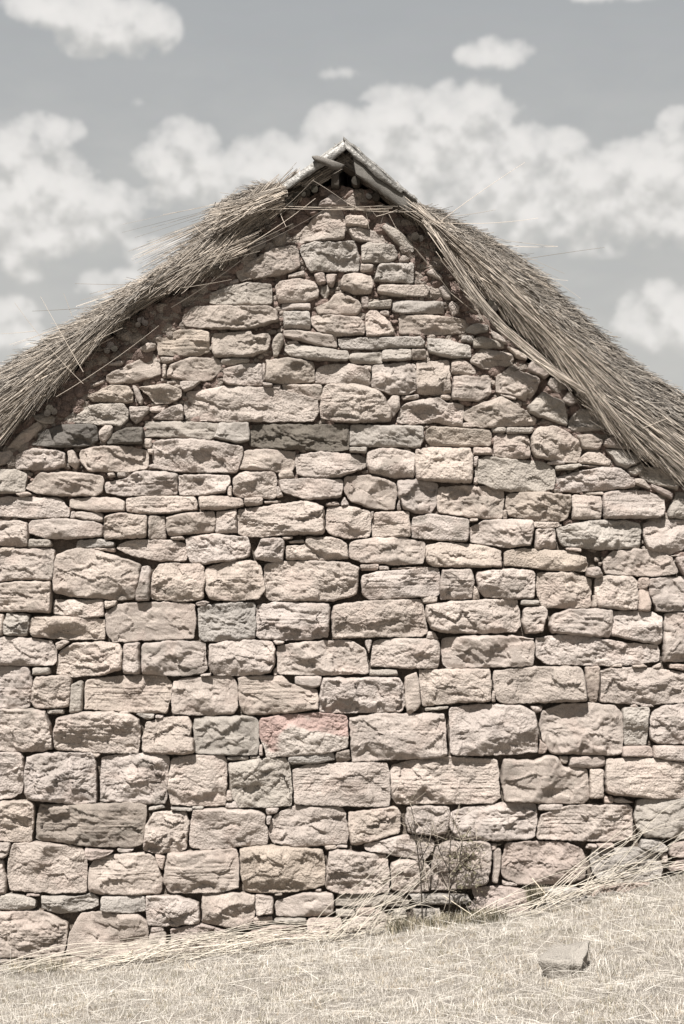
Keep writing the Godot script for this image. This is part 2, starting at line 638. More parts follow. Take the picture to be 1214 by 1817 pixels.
func build_cottage():
	var house := Node3D.new()
	house.name = "stone_cottage"
	add_child(house)
	tag(house, "stone cottage with a rough stone gable wall under an overhanging thatched roof", "cottage")
	build_core(house)
	var boxes := []
	for k in cuts:
		var b := Rect2(k.outline[0], Vector2.ZERO)
		for p in k.outline:
			b = b.expand(p)
		boxes.append(b)
	var wall: Node3D = house.get_node("gable_wall")
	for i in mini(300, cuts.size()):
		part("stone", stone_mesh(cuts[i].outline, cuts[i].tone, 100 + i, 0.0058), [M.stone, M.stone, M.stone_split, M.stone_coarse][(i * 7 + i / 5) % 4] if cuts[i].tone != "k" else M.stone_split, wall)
	# what is too small to pick apart, and the wall beyond the photograph's edges
	var st := begin()
	var rest := []
	for i in range(300, cuts.size()):
		rest.append([cuts[i].outline, cuts[i].tone, 0.0055, -0.012])
	for side in [-1.0, 1.0]:
		var y := -0.5
		while y < 2.6:
			var tall := rng.randf_range(0.17, 0.26)
			var x := 1.875 + rng.randf_range(0.0, 0.012)
			while x < 2.62:
				var wide := minf(rng.randf_range(0.14, 0.46), 2.68 - x)
				if wide > 0.08 and y + tall < rake(side * (x + wide)) + 0.06:
					var q := PackedVector2Array()
					for p in [Vector2(0, 0), Vector2(wide * 0.5, 0), Vector2(wide, 0), Vector2(wide, tall * 0.5), Vector2(wide, tall), Vector2(wide * 0.5, tall), Vector2(0, tall), Vector2(0, tall * 0.5)]:
						var v: Vector2 = p + Vector2(rng.randf_range(-0.026, 0.026), rng.randf_range(-0.022, 0.022))
						q.append(Vector2(side * (x + clampf(v.x, 0.002, wide - 0.006)), y + clampf(v.y, 0.008, tall - 0.008)))
					if side < 0:
						q.reverse()
					rest.append([q, ["w", "w", "w", "g", "p"][rng.randi() % 5], 0.011, 0.0])
				x += wide
			y += tall
	var at_vertex := 0
	var arrays := []
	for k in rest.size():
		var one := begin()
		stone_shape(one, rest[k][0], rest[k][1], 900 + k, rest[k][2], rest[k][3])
		one.generate_normals()
		var m := one.commit()
		if m and m.get_surface_count():
			st.append_from(m, 0, Transform3D.IDENTITY)
	part("pinning_stone", st.commit(), M.stone, wall, "stuff")
	# clods of red earth and rubble in the gaps of the upper wall
	var clods := [[], [], []]
	var tints := [PackedColorArray(), PackedColorArray(), PackedColorArray()]
	var tries := 0
	var made := 0
	while tries < 22000 and made < 2600:
		tries += 1
		var x := rng.randf_range(-1.85, 1.85)
		var top := rake(x) - 0.01
		var depth_down := rng.randf()
		var y := top - 0.75 * depth_down * depth_down if rng.randf() < 0.55 else rng.randf_range(2.4, 3.9)
		if y > top or y < 1.9 or (y > 3.55 and absf(x) < 0.35 and rng.randf() < 0.75) or covered(x, y, boxes):
			continue
		made += 1
		var size := rng.randf_range(0.008, 0.022) if rng.randf() < 0.85 else rng.randf_range(0.022, 0.04)
		if y > top - 0.22 and rng.randf() < 0.35:
			size = rng.randf_range(0.025, 0.05)
		if y < top - 0.35:
			size = minf(size, 0.024)
		var b := Basis.from_euler(Vector3(rng.randf() * TAU, rng.randf() * TAU, rng.randf() * TAU)).scaled(Vector3(size * rng.randf_range(0.9, 1.5), size * rng.randf_range(0.7, 1.1), size))
		var k := rng.randi() % 3
		clods[k].append(Transform3D(b, Vector3(x, y, rng.randf_range(-0.05, -0.028) - size * 0.3)))
		var c := Color(0.345, 0.262, 0.225) if rng.randf() < 0.6 else Color(0.43, 0.37, 0.32)
		var v := rng.randf_range(0.75, 1.1)
		tints[k].append(Color(c.r * v, c.g * v, c.b * v))
	for k in 3:
		many("earth_rubble", rock_mesh(70 + k, 17, 14, 9, 0.15), M.clay, clods[k], tints[k], wall)
	build_roof(house)


# The heart of the wall, set back behind the stone faces, and the sides and rear of the house.
func build_core(house: Node3D):
	var rows := []
	var tints := []
	var nx := 420
	var ny := 240
	for j in ny + 1:
		var row := PackedVector3Array()
		var trow := PackedColorArray()
		for i in nx + 1:
			var x := lerpf(-2.66, 2.66, float(i) / nx)
			var top := rake(x)
			var y := lerpf(-0.9, top, float(j) / ny)
			var up := smoothstep(1.9, 2.9, y)
			up = maxf(up, smoothstep(0.5, 0.1, top - y))
			var z := lerpf(-0.062, -0.046, up) + 0.018 * broad.get_noise_2d(x * 3.0, y * 3.0) + 0.012 * grain.get_noise_2d(x, y)
			row.append(Vector3(x, y, z))
			var v := 1.0 + 0.25 * broad.get_noise_2d(x * 2.0 + 4.0, y * 2.0)
			var c := Color(0.21, 0.175, 0.145).lerp(Color(0.32, 0.245, 0.21), up)
			trow.append(Color(c.r * v, c.g * v, c.b * v))
		rows.append(row)
		tints.append(trow)
	var st := begin()
	skin(st, rows, tints, false, true)
	var front := part("gable_wall", done(st), M.clay, house)
	var earth := Color(0.34, 0.28, 0.23)
	for s in [-1.0, 1.0]:
		var side := CSGlike_box(Vector3(s * 2.56, (rake(s * 2.66) - 0.9) * 0.5, -2.6), Vector3(0.2, rake(s * 2.66) + 0.9, 4.96), earth)
		part("side_wall", side, M.clay, house)
	# rear gable
	var back := []
	for k in 21:
		var x := lerpf(-2.66, 2.66, k / 20.0)
		back.append(Vector2(x, rake(x)))
	back.reverse()
	back.append(Vector2(-2.66, -0.9))
	back.append(Vector2(2.66, -0.9))
	back.reverse()
	part("rear_wall", board(back, -5.3, -5.08, earth, 0.01), M.clay, house)


func CSGlike_box(mid: Vector3, size: Vector3, tint: Color) -> ArrayMesh:
	var b := BoxMesh.new()
	b.size = size
	b.subdivide_height = 8
	b.subdivide_depth = 12
	var st := SurfaceTool.new()
	st.begin(Mesh.PRIMITIVE_TRIANGLES)
	var a := b.get_mesh_arrays()
	for i in a[Mesh.ARRAY_INDEX]:
		st.set_color(tint)
		st.set_normal(a[Mesh.ARRAY_NORMAL][i])
		st.add_vertex(a[Mesh.ARRAY_VERTEX][i] + mid)
	return st.commit()


# A broken rock of unit size: what several planes leave of a ball.
func rock_mesh(s: int, planes: int, around: int, up: int, rough: float, squash := Vector3.ONE) -> ArrayMesh:
	var r := RandomNumberGenerator.new()
	r.seed = s
	var faces := []
	for k in planes:
		var v := Vector3(r.randfn(), r.randfn(), r.randfn()).normalized()
		faces.append([v, r.randf_range(0.6, 1.0)])
	var rows := []
	var tints := []
	for j in up + 1:
		var lat := PI * (float(j) / up - 0.5)
		var row := PackedVector3Array()
		for i in around:
			var lon := TAU * i / around
			var d := Vector3(cos(lat) * cos(lon), sin(lat), cos(lat) * sin(lon))
			var far := 1.25
			for f in faces:
				var k: float = d.dot(f[0])
				if k > 0.01:
					far = minf(far, f[1] / k)
			far *= 1.0 + rough * grain.get_noise_3d(d.x * 0.12 + s, d.y * 0.12, d.z * 0.12)
			row.append(d * far * squash)
		rows.append(row)
		tints.append(Color.WHITE)
	var st := begin()
	st.set_smooth_group(-1)
	skin(st, rows, tints, true, true)
	return done(st)


# ---------------------------------------------------------------- the roof

# One unit of straw along +x: a thin three-sided stalk with a bend. Scale x for length, y and z for thickness.
func stalk_mesh(bend: float, wave: float, sides := 3, steps := 5) -> ArrayMesh:
	var st := begin()
	var pts := []
	for k in steps + 1:
		var t := float(k) / steps
		pts.append(Vector3(t, 0, 0))
	# thickness and bend are set apart so that scaling keeps the stalk thin
	var rings := []
	for k in pts.size():
		var t := float(k) / steps
		var r := lerpf(1.0, 0.55, t)
		var ring := []
		for i in sides:
			var a := TAU * i / sides
			ring.append(Vector3(t, cos(a) * r + bend * t * t + wave * sin(t * 5.0), sin(a) * r))
		rings.append(ring)
	st.set_color(Color.WHITE)
	for k in rings.size() - 1:
		for i in sides:
			var j := (i + 1) % sides
			for v in [rings[k][i], rings[k][j], rings[k + 1][i], rings[k][j], rings[k + 1][j], rings[k + 1][i]]:
				st.add_vertex(v)
	return done(st)


func straw_place(p: Vector3, dir: Vector3, long: float, thick: float) -> Transform3D:
	dir = dir.normalized()
	var up := Vector3.UP if absf(dir.y) < 0.95 else Vector3.RIGHT
	var side := dir.cross(up).normalized()
	up = side.cross(dir)
	var roll := rng.randf_range(-0.9, 0.9)
	var y := up * cos(roll) + side * sin(roll)
	var z := dir.cross(y)
	return Transform3D(Basis(dir * long, y * thick, z * thick), p)


func straw_tint(age: float) -> Color:
	var c := Color(0.53, 0.46, 0.385).lerp(Color(0.27, 0.245, 0.217), clampf(age, 0, 1))
	var v := 0.22 + 1.02 * pow(rng.randf(), 0.9)
	return Color(c.r * v, c.g * v, c.b * v)


func along(line: Array, t: float) -> Vector2:
	var f := t * (line.size() - 1)
	var k := clampi(int(f), 0, line.size() - 2)
	return line[k].lerp(line[k + 1], f - k)


func smooth_line(text: String) -> Array:
	var v := text.split_floats(" ")
	var curve := Curve2D.new()
	for i in range(0, v.size(), 2):
		curve.add_point(Vector2(v[i], v[i + 1]))
	var pts := []
	var long := curve.get_baked_length()
	for k in 61:
		pts.append(curve.sample_baked(long * k / 60.0))
	return pts


func build_roof(house: Node3D):
	# upper and lower edge of the verge in the elevation, from the ridge outwards
	var left_top := smooth_line("520 322 470 330 425 347 382 366 370 388 348 434 300 468 240 510 150 562 60 618 0 655 -120 735 -300 850")
	var left_low := smooth_line("548 342 505 364 470 391 434 432 393 471 311 512 262 529 237 549 184 593 151 629 110 664 94 692 61 720 25 757 0 782 -30 805 -130 880 -290 978")
	var right_top := smooth_line("712 340 752 367 800 392 850 413 900 442 950 482 1000 530 1075 600 1130 650 1214 702 1330 790 1500 905")
	var right_low := smooth_line("690 350 735 386 762 408 795 444 832 484 878 530 911 571 944 603 968 620 990 648 1012 676 1042 718 1075 752 1120 798 1214 858 1330 946 1490 1046")
	var stalks := [stalk_mesh(4.0, 1.0), stalk_mesh(-6.0, 2.0), stalk_mesh(12.0, -2.0), stalk_mesh(-13.0, 1.0)]
	for side in [[left_top, left_low, -1.0], [right_top, right_low, 1.0]]:
		thatch(house, side[0], side[1], side[2], stalks)
	build_ridge(house)
	build_purlins(house)
	build_loose(house, stalks)


# The height of an edge of the elevation at x.
func edge_at(line: Array, x: float) -> float:
	var way: float = signf(line[-1].x - line[0].x)
	var lo := 0
	var hi := line.size() - 1
	while hi - lo > 1:
		var mid := (lo + hi) / 2
		if (line[mid].x - x) * way > 0.0:
			hi = mid
		else:
			lo = mid
	return lerpf(line[lo].y, line[hi].y, clampf((x - line[lo].x) / (line[hi].x - line[lo].x), -3.0, 3.0))


func thatch(house: Node3D, top: Array, low: Array, side: float, stalks: Array):
	# the body: a thick mat that runs back over the house; its front bulges a little
	var rows := []
	var tints := []
	var n := top.size()
	var section := [[0.0, -5.45], [0.0, -0.25], [0.0, -0.02], [0.1, 0.045], [0.35, 0.075], [0.65, 0.065], [0.88, 0.03], [1.0, -0.03], [1.0, -0.3], [1.0, -1.5], [1.0, -3.5], [1.0, -5.45]]
	for s in section:
		var row := []
		for k in n:
			var p: Vector2 = low[k].lerp(top[k], s[0])
			var down: Vector2 = (low[k] - top[k])
			p += down.normalized() * (7.0 if s[0] > 0.9 else (-5.0 if s[0] < 0.05 else 0.0))
			var q := at(p.x, p.y, 0.05)
			q.z = s[1] + 0.02 * broad.get_noise_2d(q.x * 6.0, q.y * 6.0 + s[1])
			q.y += 0.015 * broad.get_noise_3d(q.x * 5.0, q.y, s[1] * 4.0)
			row.append(q)
		rows.append(row)
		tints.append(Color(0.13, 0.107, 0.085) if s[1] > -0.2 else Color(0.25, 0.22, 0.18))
	rows.append(rows[0])
	tints.append(tints[0])
	var st := begin()
	skin(st, rows, tints, false, side > 0.0)
	var body := part("thatch", done(st), M.thatch, house)
	var places := [[], [], [], []]
	var cols := [PackedColorArray(), PackedColorArray(), PackedColorArray(), PackedColorArray()]
	for k in 14000:
		var u := rng.randf()
		var v := pow(rng.randf(), 0.9)
		var p: Vector2 = along(low, u).lerp(along(top, u), v)
		var p2: Vector2 = along(low, minf(1, u + 0.06)).lerp(along(top, minf(1, u + 0.06)), v)
		var run: Vector2 = (p2 - along(low, u).lerp(along(top, u), v)).normalized()
		if u > 0.93:
			run = (p - along(low, u - 0.06).lerp(along(top, u - 0.06), v)).normalized()
		# straws splay: the upper ones lie flatter than the slope, the lower ones hang steeper
		var tuft := floorf(u * 34.0 + 4.0 * v)
		var odd := fposmod(sin(tuft * 12.9898 + side) * 437.585, 1.0) - 0.5
		var odd2 := fposmod(sin(tuft * 78.233 + side) * 137.58, 1.0) - 0.5
		var splay := odd * 0.16 + (rng.randfn() * 0.10 if rng.randf() < 0.2 else 0.0) + lerpf(deg_to_rad(13.0), deg_to_rad(-15.0), v) + rng.randfn() * 0.035 + 0.12 * broad.get_noise_2d(u * 9.0, v * 1.5 + side)
		if side < 0.0:
			run = run.rotated(-splay)
		else:
			run = run.rotated(splay * 0.75)
		var clump := broad.get_noise_2d(u * 22.0 + 40.0 * side, v * 4.0)
		var z := 0.045 + 0.05 * sin(clampf(v, 0, 1) * PI) + 0.018 * clump + 0.035 * odd2 + rng.randf_range(-0.012, 0.02)
		var long := rng.randf_range(0.3, 0.95)
		var age := v * 0.75 - 0.05 + 0.35 * clump + 0.5 * odd
		var thick := rng.randf_range(0.0009, 0.0020)
		var coat := v > 0.60 + 0.22 * broad.get_noise_2d(u * 6.0 + 9.0 * side, 2.0)
		if coat:
			long = rng.randf_range(0.05, 0.20)
			age = rng.randf_range(0.45, 1.2)
			thick = rng.randf_range(0.0012, 0.0028)
			run = run.rotated(rng.randfn() * 0.09)
			z -= maxf(0.0, v - 0.72) * 0.22
			z += rng.randf_range(0.0, 0.02)
		if not coat and broad.get_noise_2d(u * 14.0 + 70.0, v * 3.0 + side) > 0.22:
			age += 1.0
			z -= 0.012
		z *= 0.5 + 0.5 * smoothstep(0.0, 0.14, u)
		var stop := lerpf(548.0, 505.0, v) if side < 0.0 else lerpf(688.0, 738.0, v)
		if (p.x - stop) * side < 2.0:
			continue
		if u + long / 2.6 > 1.0:
			long *= 0.6
		var over := rng.randf_range(-12.0, 5.0) if rng.randf() < 0.94 else rng.randf_range(5.0, 20.0)
		for t in 8:
			var tip := p + run * long * 0.6 / 0.003
			if tip.y < edge_at(low, tip.x) + over:
				break
			long *= 0.78
		var a := at(p.x, p.y, z)
		var dir := Vector3(run.x, -run.y, rng.randf_range(-0.06, 0.05))
		a -= dir.normalized() * minf(long * 0.4, ((p.x - stop) * side - 2.0) * 0.003 / maxf(0.3, absf(run.x)))
		var i := rng.randi() % 4
		places[i].append(straw_place(a, dir, long, thick))
		cols[i].append(straw_tint(age))
	# the weathered outer coat, seen edge on: cut ends that point down the slope
	for k in 6500:
		var u := rng.randf()
		var p: Vector2 = along(top, u)
		if (p.x - (508.0 if side < 0.0 else 736.0)) * side < 0.0:
			continue
		var run: Vector2 = (along(top, minf(1, u + 0.03)) - along(top, maxf(0, u - 0.03))).normalized()
		var z := -2.2 * pow(rng.randf(), 2.2) + 0.03
		var tilt := rng.randf_range(-0.04, 0.09)
		run = run.rotated(tilt * -side * 1.0)
		var a := at(p.x, p.y + rng.randf_range(-3.0, 9.0), 0.05)
		a.z = z
		var long := rng.randf_range(0.08, 0.26)
		var dir := Vector3(run.x, -run.y, rng.randf_range(-0.2, 0.16))
		a -= dir.normalized() * long * (0.55 if u > 0.05 else 0.0)
		var i := rng.randi() % 4
		places[i].append(straw_place(a, dir, long, rng.randf_range(0.0012, 0.0026)))
		cols[i].append(straw_tint(rng.randf_range(0.55, 1.25)))
	# fringe under the lower edge
	for k in 420:
		var u := rng.randf()
		var p: Vector2 = along(low, u)
		var run: Vector2 = (along(low, minf(1, u + 0.04)) - along(low, maxf(0, u - 0.04))).normalized()
		run = run.rotated((rng.randf_range(-0.08, 0.14)) * side)
		var a := at(p.x, p.y + rng.randf_range(-16, -2), rng.randf_range(0.0, 0.06))
		var long := rng.randf_range(0.15, 0.5)
		var dir := Vector3(run.x, -run.y, rng.randf_range(-0.08, 0.03))
		a -= dir.normalized() * long * 0.6
		var i := rng.randi() % 4
		places[i].append(straw_place(a, dir, long, rng.randf_range(0.001, 0.002)))
		cols[i].append(straw_tint(rng.randf_range(0.0, 0.5)))
	if side < 0.0:
		# the short top bundle whose cut ends stand out over the rest
		for k in 900:
			var v := rng.randf()
			var s := rng.randf()
			var p := Vector2(lerpf(505, 372, s) + rng.randf_range(-14, 8) * s, lerpf(342, 392, s) + lerpf(-16, 22, v) * (0.7 + 0.5 * s))
			var a := at(p.x, p.y, 0.125 + 0.03 * sin(v * PI))
			var dir := Vector3(-1, -0.30 - 0.18 * v + rng.randfn() * 0.05, rng.randf_range(-0.05, 0.05))
			var long := rng.randf_range(0.12, 0.34)
			a -= dir.normalized() * long
			if a.x > at(512, 0, 0.1).x:
				continue
			var i := rng.randi() % 4
			places[i].append(straw_place(a, dir, long, rng.randf_range(0.0012, 0.0024)))
			cols[i].append(straw_tint(0.55 if v < 0.2 else rng.randf_range(0.0, 0.6)))
	for i in 4:
		many("straw", stalks[i], M.straw, places[i], cols[i], body)


func px_outline(text: String, z: float) -> Array:
	var v := text.split_floats(" ")
	var pts := []
	for i in range(0, v.size(), 2):
		var p := at(v[i], v[i + 1], z)
		pts.append(Vector2(p.x, p.y))
	pts.reverse()
	if Geometry2D.is_polygon_clockwise(PackedVector2Array(pts)):
		pts.reverse()
	return pts


# A bent sheet: its front edge follows a line of the elevation and it runs back along the ridge.
func sheet(text: String, thick: float, z1: float, z0: float, tint: Color) -> ArrayMesh:
	var v := text.split_floats(" ")
	var line := []
	for i in range(0, v.size(), 2):
		line.append(Vector2(v[i], v[i + 1]))
	var pts := []
	for i in line.size() - 1:
		for k in 10:
			pts.append(line[i].lerp(line[i + 1], k / 10.0))
	pts.append(line[-1])
	var rows := []
	var deep := [z1, z1 - 0.02, z1 - 0.10, z1 - 0.3, lerpf(z1, z0, 0.4), z0]
	for under in [0.0, thick]:
		var order := deep.duplicate()
		if under > 0.0:
			order.reverse()
		for z in order:
			var row := []
			for p in pts:
				var q := at(p.x, p.y + under, z1)
				q.z = z
				q += Vector3(0.0, broad.get_noise_2d(q.x * 2.5, z * 3.0), 0.5 * broad.get_noise_2d(q.y * 2.0, q.x * 2.0)) * 0.016
				row.append(q)
			rows.append(row)
	rows.append(rows[0])
	var tints := []
	for r in rows:
		tints.append(tint)
	var st := begin()
	skin(st, rows, tints, false, true)
	return done(st)


func build_ridge(house: Node3D):
	var zinc := Color(0.30, 0.29, 0.27)
	part("ridge_sheet", sheet("613 247 588 264 560 283 530 303 501 326", 5.0, 0.108, -5.4, zinc), M.metal, house)
	part("ridge_sheet", sheet("609 244 640 268 680 302 718 334 741 354", 6.0, 0.118, -5.4, zinc), M.metal, house)
	# turned-down front lips of the sheets
	part("ridge_lip", board(px_outline("611 250 584 268 556 288 528 306 502 327 507 336 530 323 560 303 585 288 600 276 617 262", 0.116), 0.104, 0.114, Color(0.33, 0.32, 0.30), 0.008), M.metal, house)
	part("ridge_lip", board(px_outline("612 249 640 272 680 306 716 337 712 342 676 318 640 288 612 262", 0.126), 0.112, 0.122, Color(0.28, 0.27, 0.25), 0.008), M.metal, house)
	part("barge_board", board(px_outline("626 274 660 298 700 328 738 355 727 377 690 350 655 324 631 306", 0.11), 0.066, 0.104, Color(0.25, 0.232, 0.208), 0.006), M.wood, house)
	part("ridge_board", board(px_outline("553 277 563 276 580 282 612 293 604 299 592 299 574 290 557 283", 0.14), 0.116, 0.15, Color(0.27, 0.25, 0.225), 0.005), M.wood, house)
	part("ridge_post", board(px_outline("589 299 602 299 602 330 588 330", 0.05), -0.1, 0.045, Color(0.16, 0.14, 0.118), 0.005), M.wood, house)
	# dark rafters under the cap
	for line in ["600 296 545 330 500 368", "612 292 668 330 735 385"]:
		var v = line.split_floats(" ")
		var st := begin()
		tube(st, [at(v[0], v[1], 0.0), at(v[2], v[3], 0.0), at(v[4], v[5], 0.0)], 0.034, 0.034, 10, Color(0.12, 0.10, 0.08), true)
		part("rafter", done(st), M.wood, house)
	# packed straw under the cap
	for line in ["603 288 500 352", "622 292 722 372"]:
		var v = line.split_floats(" ")
		var places := []
		var cols := PackedColorArray()
		for k in 420:
			var t := rng.randf()
			var p := Vector2(lerpf(v[0], v[2], t), lerpf(v[1], v[3], t) + rng.randf_range(-7, 9))
			var dir := Vector3(v[2] - v[0], v[1] - v[3], 0).normalized() + Vector3(rng.randfn(), rng.randfn(), rng.randfn()) * 0.06
			var long := rng.randf_range(0.1, 0.3)
			var a := at(p.x, p.y, rng.randf_range(0.0, 0.05)) - dir * long * 0.5
			places.append(straw_place(a, dir, long, rng.randf_range(0.001, 0.002)))
			cols.append(straw_tint(rng.randf_range(0.2, 0.9)))
		many("ridge_straw", stalk_mesh(5.0, 2.0), M.straw, places, cols, house)


# Round pole ends: bundles of thin poles that carry the thatch and stick out of the gable.
func build_purlins(house: Node3D):
	for b in ["632 320 7 634 352", "655 347 5 657 362", "667 349 6 668 360", "558 335 5.5 560 345", "545 340 5 549 358", "538 344 4 543 360", "524 348 5 528 356", "513 360 6 515 368",
			"475 391 4.5 480 400", "452 405 6 456 414", "459 399 4 462 408", "383 462 5 388 468", "250 556 5.5 253 566", "258 562 4.5 260 570", "245 565 4 247 572",
			"196 602 6 199 610", "203 607 5 206 614", "190 611 4.5 192 618", "88 714 6 91 720", "96 719 5 98 725", "84 722 5 85 728",
			"737 408 6 739 414", "746 412 5 746 418", "779 435 5.5 780 442", "786 441 5 786 446", "820 478 6 820 486", "829 484 5.5 828 490", "871 528 5.5 870 536", "878 536 5 876 542"]:
		var v = b.split_floats(" ")
		if v[1] > 390.0:
			v[1] += 11.0
			v[4] += 9.0
		var r: float = v[2] * 0.0036
		var a := at(v[0], v[1], (0.06 if v[1] < 390.0 else 0.085) + rng.randf_range(-0.01, 0.015))
		var e := at(v[3], v[4], -0.35)
		var st := begin()
		var k := rng.randf_range(0.8, 1.1)
		tube(st, [a, a.lerp(e, 0.05), a.lerp(e, 0.3), e], r * 0.96, r, 12, Color(0.11 * k, 0.093 * k, 0.077 * k), false)
		# sawn end, paler, with a split
		st.set_smooth_group(-1)
		st.set_color(Color(0.085 * k, 0.074 * k, 0.062 * k))
		var dir := (a - e).normalized()
		var side := dir.cross(Vector3.UP).normalized()
		var up := side.cross(dir)
		for i in 12:
			var p := a + (side * cos(TAU * i / 12) + up * sin(TAU * i / 12)) * r * 0.97
			var q := a + (side * cos(TAU * (i + 1) / 12) + up * sin(TAU * (i + 1) / 12)) * r * 0.97
			for w in [a + dir * 0.003, q, p]:
				st.add_vertex(w)
		part("purlin", done(st), M.wood, house)


func build_loose(house: Node3D, stalks: Array):
	# single stalks that stand out from the roof or hang over the wall: from, to, how far in front
	for s in ["256 505 133 503 .1", "285 497 220 495 .1", "174 544 57 552 .1", "122 570 24 613 .1", "63 587 2 592 .1", "148 660 72 526 .17", "148 681 26 537 .17", "128 561 113 520 .1", "100 704 282 578 .1", "322 511 411 496 .13", "300 505 520 397 .13", "304 546 452 443 .13", "345 400 363 418 .1",
			"472 368 697 369 .13", "480 372 706 366 .14", "500 366 690 373 .12", "520 371 680 364 .135", "600 368 740 375 .12", "555 320 617 361 .13", "400 458 627 338 .14", "410 452 560 352 .12", "479 389 558 317 .13", "498 380 508 403 .12", "672 408 682 376 .1", "655 406 650 378 .1", "617 361 640 372 .1",
			"905 464 1073 439 .05", "886 434 990 437 .05", "909 448 1031 530 .06", "927 480 1008 498 .05", "890 462 973 501 .05", "964 557 1020 559 .1", "780 394 932 288 .1", "763 394 955 387 .12", "800 384 880 372 .1", "736 440 800 520 .09", "800 520 945 634 .09", "1040 690 1130 697 .1", "860 420 985 437 .06", "700 400 760 470 .09", "690 380 720 440 .09",
			"505 337 490 318 .1", "497 328 493 316 .1", "1140 760 1185 742 .12", "690 378 742 362 .13", "655 366 668 384 .13", "668 384 705 372 .13", "1024 560 1029 545 .1"]:
		var v = s.split_floats(" ")
		var a := at(v[0], v[1], v[4])
		var b := at(v[2], v[3], v[4] + rng.randf_range(-0.02, 0.03))
		var sag := rng.randf_range(-0.02, 0.012) * a.distance_to(b) * 2.0
		var st := begin()
		var pts := []
		for k in 9:
			var t := k / 8.0
			pts.append(a.lerp(b, t) + Vector3(0, sag * 4.0 * t * (1.0 - t), 0))
		var c := straw_tint(rng.randf_range(0.0, 0.3))
		tube(st, pts, 0.0014, 0.0008, 5, Color(c.r * 1.1, c.g * 1.1, c.b * 1.1))
		part("loose_stalk", done(st), M.straw, house)
	# a bundle that has slipped and hangs in front of the gap on the right
	var line := smooth_line("750 388 770 416 792 448 835 516 878 568 920 608 965 648 1020 684")
	var places := []
	var cols := PackedColorArray()
	for k in 360:
		var u := rng.randf()
		var w := lerpf(7.0, 17.0, smoothstep(0.0, 0.45, u)) * lerpf(1.0, 0.55, smoothstep(0.6, 1.0, u))
		var p := along(line, u)
		var run: Vector2 = (along(line, minf(1, u + 0.05)) - along(line, maxf(0, u - 0.05))).normalized()
		p += run.orthogonal() * rng.randfn() * w * 0.25
		run = run.rotated(rng.randfn() * 0.025)
		var long := rng.randf_range(0.25, 0.6) * (1.0 - 0.5 * smoothstep(0.7, 1.0, u))
		var dir := Vector3(run.x, -run.y, rng.randf_range(-0.05, 0.03))
		var a := at(p.x, p.y, rng.randf_range(0.11, 0.155)) - dir.normalized() * long * minf(0.5, u * 1.5)
		places.append(straw_place(a, dir, long, rng.randf_range(0.0012, 0.0023)))
		cols.append(straw_tint(rng.randf_range(-0.1, 0.55)))
	many("slipped_straw", stalks[0], M.straw, places, cols, house)


# ---------------------------------------------------------------- ground and plants

func ground_y(x: float, z: float) -> float:
	var px := x / 0.003 + 607.0
	var line := [[-900.0, -0.30], [0.0, -0.215], [150.0, -0.20], [300.0, -0.165], [430.0, -0.115], [600.0, -0.045], [740.0, 0.01], [850.0, 0.04], [1000.0, 0.11], [1100.0, 0.18], [1214.0, 0.27], [1500.0, 0.40], [2200.0, 0.55]]
	var y: float = line[0][1] if px < -900.0 else line[-1][1]
	for k in line.size() - 1:
		if px >= line[k][0] and px < line[k + 1][0]:
			y = lerpf(line[k][1], line[k + 1][1], smoothstep(0.0, 1.0, (px - line[k][0]) / (line[k + 1][0] - line[k][0])) * 0.5 + 0.5 * (px - line[k][0]) / (line[k + 1][0] - line[k][0]))
	y *= 1.0 - smoothstep(6.0, 60.0, Vector2(x, z).length())
	return y - 0.03 * maxf(0.0, z) * (1.0 - smoothstep(3.0, 9.0, z)) + 0.03 * broad.get_noise_2d(x * 0.5, z * 0.5) + 0.010 * broad.get_noise_2d(x * 3.0, z * 3.0)


func build_ground():
	var near := [0.0]
	var step := 0.06
	while near[-1] < 900.0:
		near.append(near[-1] + step)
		if near[-1] > 3.0:
			step *= 1.16
	var axis := []
	for k in range(near.size() - 1, 0, -1):
		axis.append(-near[k])
	axis += near
	var rows := []
	var tints := []
	for z in axis:
		var row := PackedVector3Array()
		var trow := PackedColorArray()
		for x in axis:
			row.append(Vector3(x, ground_y(x, z), z))
			var v := 1.0 + 0.2 * broad.get_noise_2d(x, z)
			trow.append(Color(0.40 * v, 0.36 * v, 0.312 * v))
		rows.append(row)
		tints.append(trow)
	var st := begin()
	skin(st, rows, tints, false)
	var o := part("ground", done(st), M.soil, self)
	tag(o, "sloping ground of bleached dry turf in front of the gable", "", "", "structure")


# A little tuft of dry blades.
func tuft_mesh(s: int, blades: int, spread: float, lean: float) -> ArrayMesh:
	var r := RandomNumberGenerator.new()
	r.seed = s
	var st := begin()
	for k in blades:
		var a := r.randf() * TAU
		var root := Vector3(cos(a), 0, sin(a)) * spread * sqrt(r.randf())
		var b := r.randf() * TAU
		var out := Vector3(cos(b), 0, sin(b)) * r.randf_range(0.1, lean)
		var tall := r.randf_range(0.45, 1.0)
		var wide := Vector3(-out.z, 0, out.x).normalized() * r.randf_range(0.010, 0.026)
		var v := r.randf_range(0.7, 1.15)
		st.set_color(Color(v, v, v))
		var p0 := root
		var p1 := root + Vector3(0, tall * 0.55, 0) + out * tall * 0.35
		var p2 := root + Vector3(0, tall * 0.9, 0) * (1.0 - 0.3 * out.length()) + out * tall
		for q in [p0 - wide, p1 - wide * 0.8, p0 + wide, p0 + wide, p1 - wide * 0.8, p1 + wide * 0.8, p1 - wide * 0.8, p2, p1 + wide * 0.8]:
			st.add_vertex(q)
	return done(st)


